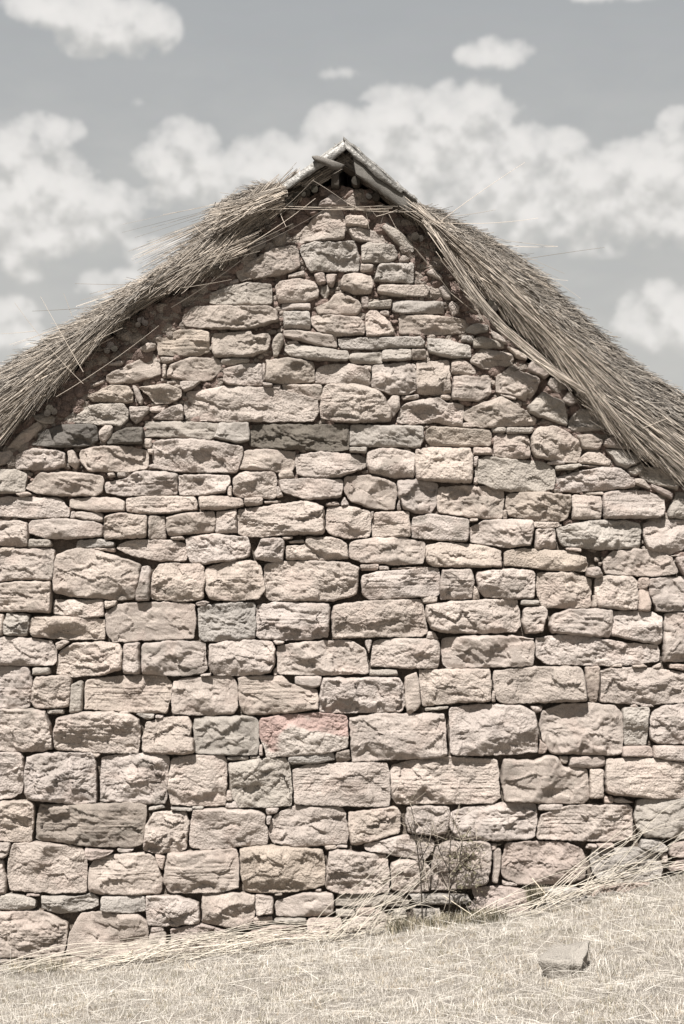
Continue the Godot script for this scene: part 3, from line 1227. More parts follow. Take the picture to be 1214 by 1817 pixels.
func build_grass():
	var kinds := [tuft_mesh(1, 12, 0.8, 1.6), tuft_mesh(2, 13, 1.0, 2.4), tuft_mesh(3, 11, 0.7, 1.2), tuft_mesh(4, 12, 1.2, 3.0)]
	var places := [[], [], [], []]
	var cols := [PackedColorArray(), PackedColorArray(), PackedColorArray(), PackedColorArray()]
	for k in 84000:
		var x := rng.randf_range(-2.6, 2.6)
		var z := 0.05 + 2.75 * rng.randf()
		if k > 62000:
			x = rng.randf_range(-5.0, 5.0)
			z = rng.randf_range(0.05, 6.5)
		var thick := broad.get_noise_2d(x * 0.9, z * 1.2)
		if thick < -0.25 and rng.randf() < 0.5:
			continue
		var size := rng.randf_range(0.014, 0.033) * (1.0 + 0.5 * thick)
		if rng.randf() < 0.03:
			size *= 1.9
		var b := Basis(Vector3.UP, rng.randf() * TAU).scaled(Vector3(size, size * rng.randf_range(0.8, 1.3), size))
		var i := rng.randi() % 4
		places[i].append(Transform3D(b, Vector3(x, ground_y(x, z) - 0.004, z)))
		var c := Color(0.575, 0.535, 0.48)
		var u := rng.randf()
		if u < 0.10 + 0.2 * maxf(0.0, broad.get_noise_2d(x * 2.0 + 9.0, z * 2.0)):
			c = Color(0.30, 0.275, 0.20)
		elif u < 0.2:
			c = Color(0.47, 0.39, 0.29)
		var v := rng.randf_range(0.8, 1.12)
		cols[i].append(Color(c.r * v, c.g * v, c.b * v))
	var holder := Node3D.new()
	holder.name = "dry_grass"
	add_child(holder)
	tag(holder, "short bleached dry grass covering the slope before the wall", "grass", "", "stuff")
	for i in 4:
		many("grass_tuft", kinds[i], M.blade, places[i], cols[i], holder)
	# thin seed stalks, some upright, some fallen
	var stalk := [stalk_mesh(8.0, 2.0, 3, 5), stalk_mesh(-22.0, 3.0, 3, 5)]
	var sp := [[], []]
	var sc := [PackedColorArray(), PackedColorArray()]
	for k in 5200:
		var x := rng.randf_range(-2.4, 2.4)
		var z := rng.randf_range(0.1, 2.8)
		var flat := rng.randf() < 0.55
		var dir := Vector3(rng.randfn(), rng.randf_range(0.02, 0.25) if flat else rng.randf_range(1.2, 3.0), rng.randfn())
		var i := rng.randi() % 2
		sp[i].append(straw_place(Vector3(x, ground_y(x, z) + (0.012 if flat else 0.0), z), dir, rng.randf_range(0.06, 0.26) if flat else rng.randf_range(0.05, 0.15), rng.randf_range(0.0006, 0.0012)))
		var v := rng.randf_range(0.8, 1.15)
		sc[i].append(Color(0.58 * v, 0.54 * v, 0.482 * v))
	for i in 2:
		many("seed_stalk", stalk[i], M.straw, sp[i], sc[i], holder)


func build_rock():
	# a flat broken slab, tilted, its top pale and its near sides undercut
	var top := [Vector3(-0.122, 0.07, 0.03), Vector3(-0.045, 0.105, -0.12), Vector3(0.044, 0.111, -0.13), Vector3(0.118, 0.142, -0.02), Vector3(0.056, 0.062, 0.10), Vector3(0.0, 0.074, 0.11), Vector3(-0.053, 0.076, 0.09), Vector3(-0.09, 0.080, 0.07)]
	var rows := []
	var tints := []
	var n := 64
	var ring := []
	for i in n:
		var f := float(i) / n * top.size()
		var k := int(f)
		ring.append(top[k].lerp(top[(k + 1) % top.size()], f - k))
	var mid := Vector3(0.01, 0.095, 0.0)
	for lay in [[0.0, 0.0], [0.25, 0.0], [0.5, 0.0], [0.75, 0.0], [0.93, 0.0], [1.0, -0.005], [0.985, -0.02], [0.86, -0.04], [0.80, -0.09], [0.78, -0.19]]:
		var row := []
		for p in ring:
			var q: Vector3 = mid.lerp(p, lay[0]) + Vector3(0, lay[1], 0)
			var m := q * 0.35
			q += Vector3(grain.get_noise_3d(m.x, m.y, m.z) * 1.5, 1.6 * chips.get_noise_3d(q.x * 0.9, q.y * 0.9, q.z * 0.9) * (0.6 if lay[0] < 0.9 else 0.2), 1.5 * grain.get_noise_3d(m.z, m.x, m.y)) * 0.014
			row.append(q)
		rows.append(row)
		tints.append(Color(0.37, 0.338, 0.30))
	var st := begin()
	skin(st, rows, tints, true)
	var o := part("rock", done(st), M.stone, self)
	var z := 1.36
	o.position = Vector3((1003 - 607) * 0.003 * (REACH - z) / REACH, ground_y(0.95, z) + 0.012, z)
	tag(o, "flat broken grey rock half sunk in the dry grass below the wall", "rock")


func build_weeds():
	# thin dead shrubs against the foot of the wall
	var labels := ["leafless forked dead weed stem leaning on the wall beside the leafier one", "dead weed with curled dry leaves standing before a stained stone"]
	for w in 2:
		var weed := Node3D.new()
		weed.name = "dry_weed"
		add_child(weed, true)
		var r := RandomNumberGenerator.new()
		r.seed = 300 + w
		var stems := ["750 1640 747 1560 740 1500 735 1455 728 1425;747 1560 752 1530 745 1490;740 1500 728 1470 722 1452;744 1530 760 1500 766 1478" if w == 0 else "797 1640 798 1580 797 1530 800 1492 806 1460;798 1580 815 1530 820 1490;797 1545 780 1510 772 1480;800 1560 830 1525 846 1505;815 1530 836 1545 852 1540"]
		var twigs := []
		for text in stems[0].split(";"):
			var v = text.split_floats(" ")
			var pts := []
			for i in range(0, v.size(), 2):
				pts.append(at(v[i], v[i + 1], 0.12 + r.randf_range(-0.02, 0.02) + 0.0002 * (1640 - v[i + 1])))
			var st := begin()
			tube(st, pts, 0.0042, 0.0017, 5, Color(0.10, 0.085, 0.07))
			part("stem", done(st), M.wood, weed)
			twigs.append_array(pts.slice(1))
		var st2 := begin()
		for k in (60 if w == 0 else 130):
			var p: Vector3 = twigs[r.randi() % twigs.size()]
			var d := Vector3(r.randfn(), r.randfn() + 0.5, r.randfn() * 0.6).normalized()
			tube(st2, [p, p + d * 0.03, p + d * r.randf_range(0.05, 0.14) + Vector3(0, r.randf_range(-0.01, 0.02), 0)], 0.0016, 0.0009, 3, Color(0.13, 0.11, 0.09) if r.randf() < 0.5 else Color(0.40, 0.35, 0.29))
		part("twig", done(st2), M.straw, weed, "stuff")
		if w == 1:
			var st3 := begin()
			for k in 190:
				var p := at(826 + r.randfn() * 17, 1528 + r.randfn() * 32, 0.15 + r.randfn() * 0.025)
				var a := Vector3(r.randfn(), r.randfn(), r.randfn()).normalized() * r.randf_range(0.006, 0.016)
				var b := Vector3(r.randfn(), r.randfn(), r.randfn()).normalized() * r.randf_range(0.003, 0.008)
				var v := r.randf_range(0.6, 1.2)
				st3.set_color(Color(0.16 * v, 0.145 * v, 0.10 * v))
				for q in [p - a, p + b, p + a, p - a, p + a, p - b * 1.2]:
					st3.add_vertex(q)
			part("leaf", done(st3), M.blade, weed, "stuff")
		tag(weed, labels[w], "weed", "dead weeds at the foot of the wall")
	# scrubby tufts at the foot of the wall
	var spots := [["tangled green-brown grass clump at the foot of the wall under the dead weeds", 690.0, 885.0, 300, 0.12], ["small dry tuft sprouting from the joint below the pink-brown corner stone", 935.0, 968.0, 70, 0.15], ["thin green-brown tufts beside the lowest left stones", 30.0, 130.0, 60, 0.11]]
	var bl := tuft_mesh(9, 12, 0.6, 2.4)
	for s in spots:
		var places := []
		var cols := PackedColorArray()
		for k in s[3]:
			var px := rng.randf_range(s[1], s[2])
			var x: float = (px - 607.0) * 0.003
			var z := 0.05 + 0.18 * rng.randf() if s[1] != 935.0 else rng.randf_range(0.03, 0.07)
			var size: float = s[4] * rng.randf_range(0.4, 1.0)
			var y := ground_y(x, z)
			if s[1] == 935.0:
				y = 0.125 + rng.randf_range(0, 0.05)
				size *= 0.6
			places.append(Transform3D(Basis(Vector3.UP, rng.randf() * TAU).scaled(Vector3(size * 0.55, size, size * 0.55)), Vector3(x, y, z)))
			var c := Color(0.13, 0.12, 0.08) if rng.randf() < 0.6 else Color(0.52, 0.455, 0.35)
			var v := rng.randf_range(0.7, 1.15)
			cols.append(Color(c.r * v, c.g * v, c.b * v))
		var o := many("grass_clump", bl, M.blade, places, cols)
		tag(o, s[0], "grass")


func build_fallen_straw():
	var st4 := [stalk_mesh(8.0, 1.0, 4, 8), stalk_mesh(-14.0, 2.0, 4, 8), stalk_mesh(26.0, 1.0, 4, 8)]
	# called, label, stalks, then ranges: start x, end x (elevation steps), start lift, end lift (metres), depth
	var heaps := [
		["long pale straw fallen along the foot of the left wall", 75, "0 430 380 720 0 .05 0 .08", 0.10],
		["fan of long straw leaning up against the low middle stones", 36, "520 680 680 790 0 .05 .05 .42", 0.09],
		["fan of long bleached grass bent along the right foot of the wall", 24, "820 1010 1080 1290 0 .06 .04 .16", 0.10],
		["few long stalks leaning across the lower right stones", 18, "930 1120 1120 1260 .02 .08 .18 .42", 0.08]]
	for h in heaps:
		var v = h[2].split_floats(" ")
		var st := begin()
		for k in h[1]:
			var a := rng.randf()
			var x0 := (lerpf(v[0], v[1], a) - 607.0) * 0.003
			var x1 := (lerpf(v[2], v[3], clampf(a + rng.randfn() * 0.3, 0, 1)) - 607.0) * 0.003
			var z0: float = h[3] + rng.randf_range(0.02, 0.16)
			var z1: float = h[3] + rng.randf_range(-0.06, 0.10)
			var p := Vector3(x0, ground_y(x0, z0) + rng.randf_range(v[4], v[5]), z0)
			var q := Vector3(x1, ground_y(x1, z1) + rng.randf_range(v[6], v[7]), z1)
			var bow := rng.randf_range(-0.05, 0.09)
			var wag := rng.randf_range(-0.03, 0.03)
			var pts := []
			for j in 11:
				var t := j / 10.0
				var m := p.lerp(q, t) + Vector3(0, bow * 4.0 * t * (1.0 - t) + wag * sin(t * 7.0), 0)
				m.y = maxf(m.y, ground_y(m.x, m.z) + 0.006)
				pts.append(m)
			var c := Color(0.55, 0.50, 0.425)
			var w := rng.randf_range(0.7, 1.15)
			tube(st, pts, rng.randf_range(0.0012, 0.0021), 0.0008, 4, Color(c.r * w, c.g * w, c.b * w))
		var o := part("fallen_straw", done(st), M.straw, self, "stuff")
		tag(o, h[0], "straw", "", "stuff")
	# odd crossed stalks
	for s in [["single crooked straw crossing the lower stones below the dead weed", "785 1588 840 1625 890 1654"], ["single pale straw leaning from the wall foot towards the tuft", "944 1558 975 1595 1008 1630"], ["short bent straw standing before the second lowest stone", "213 1730 232 1700 236 1685 220 1700"]]:
		var v = s[1].split_floats(" ")
		var pts := []
		for i in range(0, v.size(), 2):
			pts.append(at(v[i], v[i + 1], 0.10 + 0.03 * i))
		var st := begin()
		tube(st, pts, 0.0026, 0.0016, 5, Color(0.60, 0.53, 0.42))
		var o := part("straw_stalk", done(st), M.straw, self)
		tag(o, s[0], "straw")


# ---------------------------------------------------------------- the survey of the wall: outlines in millimetres, x from the middle, y up

func survey():
	cut("w", [262, 770, 267, 671, 297, 636, 544, 641, 801, 641, 841, 671, 833, 809, 826, 873, 564, 890, 376, 870, 262, 844])
	cut("d", [-1628, 542, -1631, 448, -1524, 438, -1347, 414, -1139, 406, -1070, 419, -1050, 522, -1045, 633, -1129, 646, -1356, 636, -1608, 636])
	cut("w", [50, 957, 60, 863, 297, 878, 495, 883, 559, 898, 554, 1036, 544, 1120, 485, 1130, 396, 1118, 198, 1123, 40, 1096])
	cut("w", [576, 1036, 581, 908, 636, 898, 893, 903, 1041, 918, 1043, 1036, 1031, 1125, 952, 1167, 734, 1170, 576, 1150])
	cut("w", [-841, 2717, -802, 2688, -614, 2678, -387, 2678, -159, 2678, -125, 2727, -134, 2792, -268, 2836, -377, 2856, -614, 2866, -821, 2836, -841, 2787])
	cut("w", [-257, 730, -247, 636, 50, 629, 247, 626, 255, 700, 252, 809, 233, 861, 50, 859, -187, 844, -262, 819])
	cut("w", [1056, 1056, 1075, 977, 1120, 908, 1278, 903, 1466, 898, 1491, 918, 1497, 997, 1494, 1116, 1456, 1160, 1327, 1175, 1179, 1170, 1070, 1135])
	cut("w", [-1529, 1927, -1539, 1838, -1534, 1768, -1445, 1744, -1327, 1737, -1178, 1727, -1109, 1739, -1080, 1838, -1075, 1917, -1129, 1936, -1228, 1966, -1327, 1996, -1416, 1999, -1515, 1971])
	cut("w", [-1772, 374, -1781, 285, -1767, 181, -1692, 176, -1524, 164, -1366, 166, -1361, 334, -1386, 406, -1495, 419, -1623, 433, -1747, 428])
	cut("s", [-538, 265, -514, 176, -415, 166, -227, 176, -94, 206, -94, 344, -108, 394, -395, 419, -543, 404])
	cut("w", [-417, 1847, -415, 1759, -385, 1724, -227, 1721, -49, 1721, 79, 1759, 89, 1897, 30, 1925, -148, 1934, -326, 1932, -410, 1917])
	cut("w", [853, 750, 873, 651, 1031, 646, 1179, 641, 1298, 641, 1318, 671, 1308, 824, 1179, 839, 1140, 893, 1090, 898, 1031, 868, 863, 878])
	cut("w", [-1880, -180, -1762, -175, -1623, -181, -1490, -175, -1470, -71, -1470, -2, -1554, 53, -1673, 73, -1880, 68])
	cut("w", [-1688, 819, -1691, 700, -1673, 661, -1426, 639, -1312, 646, -1315, 839, -1327, 908, -1574, 913, -1678, 888])
	cut("r", [-442, 1007, -415, 947, -400, 886, -108, 908, 28, 938, 30, 1056, 20, 1111, -118, 1125, -296, 1114, -435, 1096])
	cut("w", [-54, 1620, -49, 1521, 208, 1531, 425, 1531, 457, 1551, 440, 1650, 425, 1731, 149, 1724, -44, 1699])
	cut("w", [-1455, -61, -1470, -160, -1406, -178, -1188, -181, -1050, -180, -1035, -61, -1040, 8, -1094, 53, -1267, 63, -1396, 53])
	cut("p", [848, 325, 853, 255, 932, 216, 1031, 211, 1229, 221, 1298, 246, 1298, 354, 1278, 399, 1199, 433, 1031, 438, 878, 428])
	cut("w", [-1534, 1017, -1529, 933, -1386, 918, -1228, 910, -1090, 908, -1075, 1036, -1090, 1091, -1129, 1116, -1228, 1130, -1376, 1130, -1515, 1101])
	cut("w", [1407, 822, 1402, 748, 1409, 693, 1667, 668, 1860, 668, 1860, 852, 1667, 884, 1518, 884, 1414, 877])
	cut("w", [-1292, 750, -1287, 651, -1178, 651, -1040, 641, -941, 641, -931, 799, -921, 883, -951, 908, -1129, 903, -1282, 888])
	cut("w", [-1258, 1650, -1253, 1551, -1218, 1499, -1080, 1511, -931, 1516, -793, 1521, -783, 1620, -788, 1709, -951, 1714, -1109, 1709, -1188, 1704])
	cut("w", [1070, 582, 1046, 522, 1043, 453, 1229, 445, 1426, 440, 1547, 448, 1547, 611, 1525, 639, 1377, 636, 1199, 626])
	cut("s", [809, 1284, 823, 1195, 873, 1173, 1130, 1183, 1303, 1185, 1288, 1333, 1258, 1371, 1031, 1371, 811, 1348])
	cut("w", [1375, 1184, 1459, 1176, 1593, 1171, 1716, 1174, 1855, 1179, 1855, 1313, 1811, 1337, 1716, 1357, 1568, 1367, 1419, 1365, 1375, 1347])
	cut("w", [1039, 1422, 1090, 1382, 1426, 1377, 1614, 1387, 1689, 1397, 1691, 1461, 1678, 1486, 1525, 1496, 1327, 1529, 1179, 1543, 1036, 1526])
	cut("w", [-951, 226, -919, 166, -840, 166, -642, 171, -553, 196, -551, 325, -563, 402, -790, 384, -929, 379])
	cut("w", [-1371, 1145, -1188, 1135, -1030, 1125, -941, 1120, -917, 1204, -912, 1284, -941, 1318, -1040, 1328, -1228, 1318, -1366, 1298])
	cut("w", [448, 1640, 477, 1571, 537, 1549, 734, 1551, 922, 1556, 950, 1590, 944, 1670, 932, 1727, 764, 1727, 586, 1719, 448, 1699])
	cut("w", [-123, 1195, -116, 1130, -49, 1122, 149, 1130, 317, 1130, 331, 1165, 331, 1264, 302, 1313, 198, 1313, 50, 1308, -98, 1318])
	cut("w", [-800, 562, -815, 483, -810, 409, -741, 394, -642, 399, -494, 419, -400, 423, -398, 507, -415, 532, -410, 582, -454, 603, -642, 613, -790, 609])
	cut("w", [576, 503, 636, 453, 833, 445, 1021, 453, 1041, 562, 1039, 601, 1031, 636, 853, 643, 665, 621, 586, 596])
	cut("w", [-344, 1338, -316, 1328, -108, 1328, 139, 1335, 134, 1392, 119, 1471, 30, 1513, -187, 1503, -344, 1481])
	cut("w", [-920, 799, -926, 700, -912, 636, -714, 626, -625, 631, -618, 750, -615, 878, -645, 901, -783, 898, -902, 883])
	cut("g", [-588, 681, -543, 621, -395, 621, -269, 631, -271, 750, -281, 849, -306, 883, -444, 878, -603, 854])
	cut("w", [-326, 596, -375, 557, -393, 483, -370, 433, -247, 412, -148, 419, 25, 428, 35, 483, 15, 591, -10, 623, -148, 621, -247, 626])
	cut("w", [537, 1392, 566, 1363, 833, 1371, 1011, 1373, 1023, 1432, 1021, 1511, 853, 1533, 665, 1536, 532, 1521])
	cut("w", [-1327, 330, -1349, 285, -1349, 176, -1287, 157, -1129, 149, -971, 162, -956, 246, -991, 325, -1020, 374, -1139, 376, -1267, 354])
	cut("w", [-1009, 2470, -980, 2426, -861, 2411, -683, 2406, -564, 2406, -540, 2470, -525, 2540, -663, 2569, -802, 2584, -960, 2579, -1004, 2569])
	cut("w", [-553, 2075, -464, 2060, -296, 2075, -108, 2075, -94, 2095, -98, 2228, -187, 2258, -346, 2233, -553, 2208])
	cut("w", [-459, 1620, -449, 1521, -346, 1516, -168, 1516, -79, 1531, -64, 1650, -69, 1709, -187, 1714, -346, 1714, -454, 1699])
	cut("w", [-548, 1195, -528, 1125, -494, 1111, -247, 1125, -133, 1145, -126, 1195, -136, 1244, -187, 1264, -281, 1279, -316, 1321, -444, 1323, -553, 1313])
	cut("w", [487, 334, 472, 246, 477, 181, 586, 186, 695, 196, 774, 216, 794, 354, 789, 423, 754, 443, 576, 438, 507, 414])
	cut("w", [-1880, 928, -1762, 918, -1604, 918, -1546, 933, -1549, 997, -1562, 1076, -1579, 1135, -1623, 1145, -1880, 1145])
	cut("w", [-81, 285, -84, 191, -10, 162, 50, 164, 247, 166, 252, 275, 233, 369, -29, 394, -69, 384])
	cut("k", [-490, 2545, -268, 2530, -11, 2518, 34, 2530, 34, 2663, -485, 2663])
	cut("g", [-790, 918, -761, 908, -573, 903, -454, 903, -446, 957, -446, 1076, -474, 1106, -642, 1106, -790, 1096])
	cut("w", [-910, 1195, -902, 1120, -833, 1114, -684, 1114, -580, 1120, -556, 1165, -561, 1284, -595, 1321, -655, 1321, -833, 1308, -897, 1293])
	cut("w", [418, 1254, 433, 1160, 636, 1183, 789, 1185, 796, 1293, 784, 1361, 636, 1358, 413, 1353])
	cut("g", [713, 2421, 713, 2362, 812, 2322, 911, 2307, 1059, 2302, 1133, 2322, 1138, 2421, 1069, 2465, 911, 2475, 773, 2492, 718, 2470])
	cut("w", [-115, 2767, -115, 2698, -21, 2678, 127, 2673, 256, 2678, 266, 2727, 226, 2806, 187, 2846, 68, 2876, -70, 2876, -100, 2846])
	cut("g", [1328, 343, 1340, 274, 1380, 225, 1459, 215, 1617, 225, 1697, 244, 1709, 299, 1687, 363, 1647, 378, 1578, 405, 1444, 398, 1340, 400])
	cut("g", [1563, 611, 1558, 552, 1578, 502, 1617, 462, 1716, 462, 1860, 452, 1860, 673, 1642, 670, 1573, 656])
	cut("w", [-706, 1373, -682, 1325, -444, 1325, -380, 1343, -360, 1392, -357, 1461, -375, 1506, -484, 1513, -622, 1506, -706, 1486])
	cut("w", [104, 1818, 109, 1759, 149, 1729, 346, 1741, 512, 1749, 519, 1838, 514, 1897, 455, 1899, 346, 1887, 188, 1877, 109, 1857])
	cut("g", [1150, 2065, 1179, 2016, 1288, 2006, 1387, 1996, 1580, 2001, 1589, 2095, 1584, 2134, 1505, 2149, 1357, 2149, 1229, 2132, 1145, 2104])
	cut("w", [-1065, 1331, -882, 1323, -753, 1331, -722, 1353, -734, 1496, -773, 1506, -931, 1506, -1065, 1491])
	cut("w", [-723, 1768, -701, 1729, -583, 1721, -444, 1734, -415, 1778, -430, 1897, -464, 1932, -543, 1936, -642, 1922, -721, 1897])
	cut("g", [-761, 1541, -741, 1506, -642, 1511, -464, 1521, -464, 1630, -469, 1714, -662, 1709, -766, 1689])
	cut("w", [-1880, 1818, -1722, 1838, -1544, 1833, -1534, 1927, -1536, 1999, -1762, 1996, -1880, 1976])
	cut("w", [-1520, 1392, -1520, 1333, -1426, 1315, -1267, 1331, -1174, 1358, -1174, 1461, -1188, 1491, -1277, 1503, -1426, 1496, -1505, 1452])
	cut("w", [509, 2253, 517, 2193, 734, 2164, 853, 2164, 865, 2263, 861, 2327, 636, 2337, 517, 2327])
	cut("w", [-851, 3207, -821, 3182, -703, 3172, -525, 3167, -446, 3182, -337, 3212, -347, 3261, -387, 3291, -782, 3291, -841, 3241])
	cut("w", [159, 1442, 154, 1373, 346, 1365, 509, 1363, 522, 1442, 514, 1516, 336, 1521, 173, 1511])
	cut("w", [392, 2451, 397, 2372, 545, 2357, 689, 2352, 696, 2372, 698, 2490, 684, 2535, 496, 2540, 397, 2530])
	cut("w", [-1015, 1818, -1025, 1749, -1001, 1729, -833, 1719, -744, 1729, -729, 1847, -744, 1917, -961, 1922, -1001, 1877])
	cut("w", [-1880, 1665, -1722, 1665, -1559, 1660, -1549, 1739, -1554, 1823, -1722, 1823, -1880, 1808])
	cut("w", [40, 1951, 109, 1927, 297, 1915, 430, 1922, 445, 1986, 435, 2035, 327, 2057, 168, 2057, 45, 2035])
	cut("w", [1039, 1778, 1070, 1689, 1229, 1684, 1327, 1689, 1327, 1759, 1332, 1833, 1229, 1875, 1046, 1872])
	cut("w", [-1880, 1382, -1722, 1377, -1544, 1377, -1524, 1402, -1526, 1461, -1554, 1509, -1722, 1526, -1880, 1529])
	cut("w", [-1880, 443, -1658, 438, -1645, 542, -1643, 636, -1668, 656, -1880, 651])
	cut("w", [-1880, 1150, -1722, 1150, -1673, 1155, -1655, 1234, -1651, 1293, -1673, 1371, -1880, 1371])
	cut("w", [-746, 87, -741, 8, -642, -11, -504, -31, -469, 28, -469, 152, -563, 166, -741, 162])
	cut("w", [-1062, 997, -1060, 918, -931, 906, -788, 908, -793, 987, -813, 997, -801, 1056, -823, 1101, -931, 1101, -1040, 1076])
	cut("w", [450, 1936, 487, 1907, 685, 1899, 851, 1902, 843, 1991, 734, 2020, 537, 2033, 448, 2016])
	cut("w", [-1045, 522, -1060, 394, -1001, 379, -872, 379, -833, 404, -818, 542, -833, 596, -1001, 596])
	cut("w", [1392, 1923, 1406, 1867, 1490, 1861, 1614, 1853, 1726, 1856, 1788, 1873, 1754, 1951, 1659, 1993, 1558, 1996, 1446, 1985, 1401, 1951])
	cut("s", [875, 2233, 893, 2174, 1031, 2154, 1169, 2149, 1199, 2164, 1219, 2233, 1214, 2287, 1031, 2302, 883, 2292])
	cut("w", [715, 1857, 729, 1778, 764, 1744, 893, 1734, 1021, 1734, 1031, 1818, 1021, 1885, 893, 1892, 725, 1882])
	cut("w", [-825, 1996, -810, 1927, -751, 1917, -593, 1936, -499, 1956, -489, 2006, -504, 2060, -682, 2077, -800, 2065, -830, 2050])
	cut("w", [-1655, 1590, -1653, 1531, -1564, 1523, -1426, 1516, -1269, 1516, -1267, 1625, -1475, 1640, -1648, 1640])
	cut("g", [43, 2549, 177, 2545, 414, 2540, 434, 2579, 434, 2656, 226, 2658, 48, 2663])
	cut("w", [-1396, 2469, -1347, 2411, -1149, 2411, -1035, 2429, -1035, 2523, -1129, 2546, -1267, 2548, -1391, 2528])
	cut("w", [1389, 2221, 1395, 2156, 1558, 2162, 1692, 2167, 1709, 2176, 1715, 2260, 1670, 2285, 1614, 2305, 1502, 2308, 1395, 2299])
	cut("w", [-1880, 2172, -1623, 2164, -1460, 2169, -1455, 2208, -1505, 2268, -1762, 2277, -1880, 2273])
	cut("w", [-1880, 656, -1762, 671, -1707, 700, -1697, 809, -1697, 878, -1722, 913, -1880, 913])
	cut("w", [1100, 1590, 1120, 1551, 1288, 1536, 1426, 1526, 1438, 1620, 1436, 1670, 1367, 1681, 1209, 1675, 1130, 1650])
	cut("p", [715, 127, 655, 87, 754, 58, 893, 48, 1011, 68, 1021, 127, 1011, 166, 932, 191, 804, 201, 690, 186])
	cut("g", [-221, 3585, -201, 3535, -166, 3476, -67, 3481, 86, 3476, 93, 3545, 61, 3639, -28, 3624, -147, 3632, -216, 3614])
	cut("w", [-246, 2451, -238, 2396, -169, 2376, -41, 2376, 29, 2396, 125, 2431, 127, 2480, 88, 2500, -110, 2515, -243, 2500])
	cut("w", [35, 522, 50, 425, 89, 423, 228, 463, 307, 488, 307, 591, 292, 623, 149, 609, 40, 591])
	cut("w", [-1683, 2322, -1633, 2297, -1524, 2284, -1317, 2280, -1277, 2307, -1272, 2386, -1445, 2409, -1564, 2399, -1608, 2406, -1658, 2347])
	cut("w", [685, 2035, 734, 2025, 893, 2008, 1001, 2020, 1019, 2095, 1016, 2149, 893, 2156, 764, 2149, 685, 2114])
	cut("p", [1335, 165, 1340, 86, 1469, 86, 1667, 125, 1736, 175, 1741, 220, 1617, 217, 1469, 212, 1350, 205])
	cut("s", [868, 1912, 1130, 1887, 1293, 1877, 1308, 1907, 1298, 1951, 1229, 1986, 952, 2001, 868, 1986])
	cut("w", [1647, 1095, 1645, 990, 1667, 968, 1741, 958, 1860, 961, 1860, 1174, 1707, 1159, 1657, 1124])
	cut("w", [649, 2698, 703, 2648, 852, 2650, 1025, 2658, 1034, 2688, 970, 2737, 852, 2811, 713, 2762, 649, 2727])
	cut("p", [-543, -100, -444, -150, -227, -150, -192, -71, -197, -2, -365, -7, -533, -61])
	cut("w", [1154, 2307, 1229, 2302, 1426, 2312, 1553, 2327, 1557, 2352, 1515, 2401, 1476, 2431, 1377, 2431, 1278, 2416, 1145, 2381])
	cut("w", [293, 2673, 377, 2663, 506, 2678, 595, 2648, 642, 2648, 644, 2717, 649, 2772, 555, 2777, 516, 2808, 348, 2777, 313, 2747])
	cut("w", [-1042, 77, -1030, -9, -892, -9, -761, 3, -761, 77, -773, 117, -882, 149, -1040, 147])
	cut("w", [12, 2302, 50, 2253, 149, 2218, 277, 2208, 292, 2302, 282, 2352, 149, 2391, 15, 2381])
	cut("w", [-1256, 2297, -1188, 2284, -1030, 2284, -884, 2287, -877, 2396, -951, 2411, -1099, 2411, -1149, 2371, -1260, 2352])
	cut("w", [1437, 1592, 1440, 1536, 1614, 1502, 1698, 1488, 1705, 1536, 1704, 1637, 1659, 1659, 1580, 1668, 1446, 1665])
	cut("w", [1010, 2530, 1030, 2490, 1148, 2465, 1252, 2456, 1277, 2540, 1267, 2569, 1188, 2624, 1138, 2650, 1039, 2643, 1010, 2599])
	cut("w", [1608, 2063, 1631, 2002, 1670, 1985, 1726, 1965, 1782, 1985, 1855, 2013, 1855, 2148, 1782, 2153, 1659, 2153, 1608, 2131])
	cut("w", [1718, 1536, 1715, 1401, 1771, 1401, 1866, 1401, 1866, 1659, 1771, 1659, 1721, 1648])
	cut("w", [-557, 3451, -532, 3425, -473, 3441, -344, 3456, -265, 3476, -226, 3506, -231, 3585, -255, 3616, -374, 3595, -502, 3516, -562, 3476])
	cut("p", [-902, -165, -734, -150, -635, -120, -615, -41, -753, 1, -912, -31])
	cut("w", [1347, 1794, 1353, 1732, 1367, 1687, 1502, 1676, 1569, 1676, 1576, 1760, 1569, 1828, 1535, 1855, 1395, 1853, 1356, 1839])
	cut("w", [369, 2095, 379, 2060, 537, 2045, 663, 2037, 675, 2095, 675, 2154, 477, 2184, 379, 2164])
	cut("w", [1636, 1777, 1648, 1744, 1681, 1668, 1855, 1668, 1855, 1839, 1816, 1847, 1726, 1845, 1642, 1836])
	cut("w", [-1668, 2124, -1663, 2080, -1574, 2055, -1426, 2055, -1279, 2065, -1277, 2124, -1327, 2149, -1524, 2159, -1653, 2149])
	cut("s", [-691, 3103, -683, 3024, -525, 3019, -466, 3034, -391, 3063, -382, 3123, -396, 3145, -480, 3133, -485, 3154, -564, 3152, -683, 3147])
	cut("w", [-84, 2104, -59, 2075, 30, 2055, 149, 2065, 154, 2154, 144, 2198, 50, 2223, -79, 2218])
	cut("w", [135, 2441, 157, 2401, 276, 2379, 382, 2381, 389, 2451, 386, 2508, 325, 2528, 216, 2538, 132, 2510])
	cut("w", [-357, 87, -346, 38, -187, 38, -54, 48, -44, 127, -54, 166, -187, 166, -346, 122])
	cut("w", [162, 2856, 276, 2821, 345, 2821, 389, 2841, 396, 2895, 389, 2945, 350, 2989, 305, 2986, 162, 2974])
	cut("w", [-285, 3622, -176, 3639, -28, 3649, 17, 3664, 12, 3753, -8, 3812, -67, 3812, -127, 3787, -206, 3703, -305, 3629])
	cut("k", [-1618, 2577, -1653, 2553, -1495, 2538, -1347, 2548, -1302, 2577, -1307, 2652, -1347, 2664, -1495, 2656, -1613, 2617])
	cut("w", [-296, 1941, -108, 1938, 32, 1946, 25, 2030, -49, 2060, -187, 2060, -197, 2020, -296, 2016])
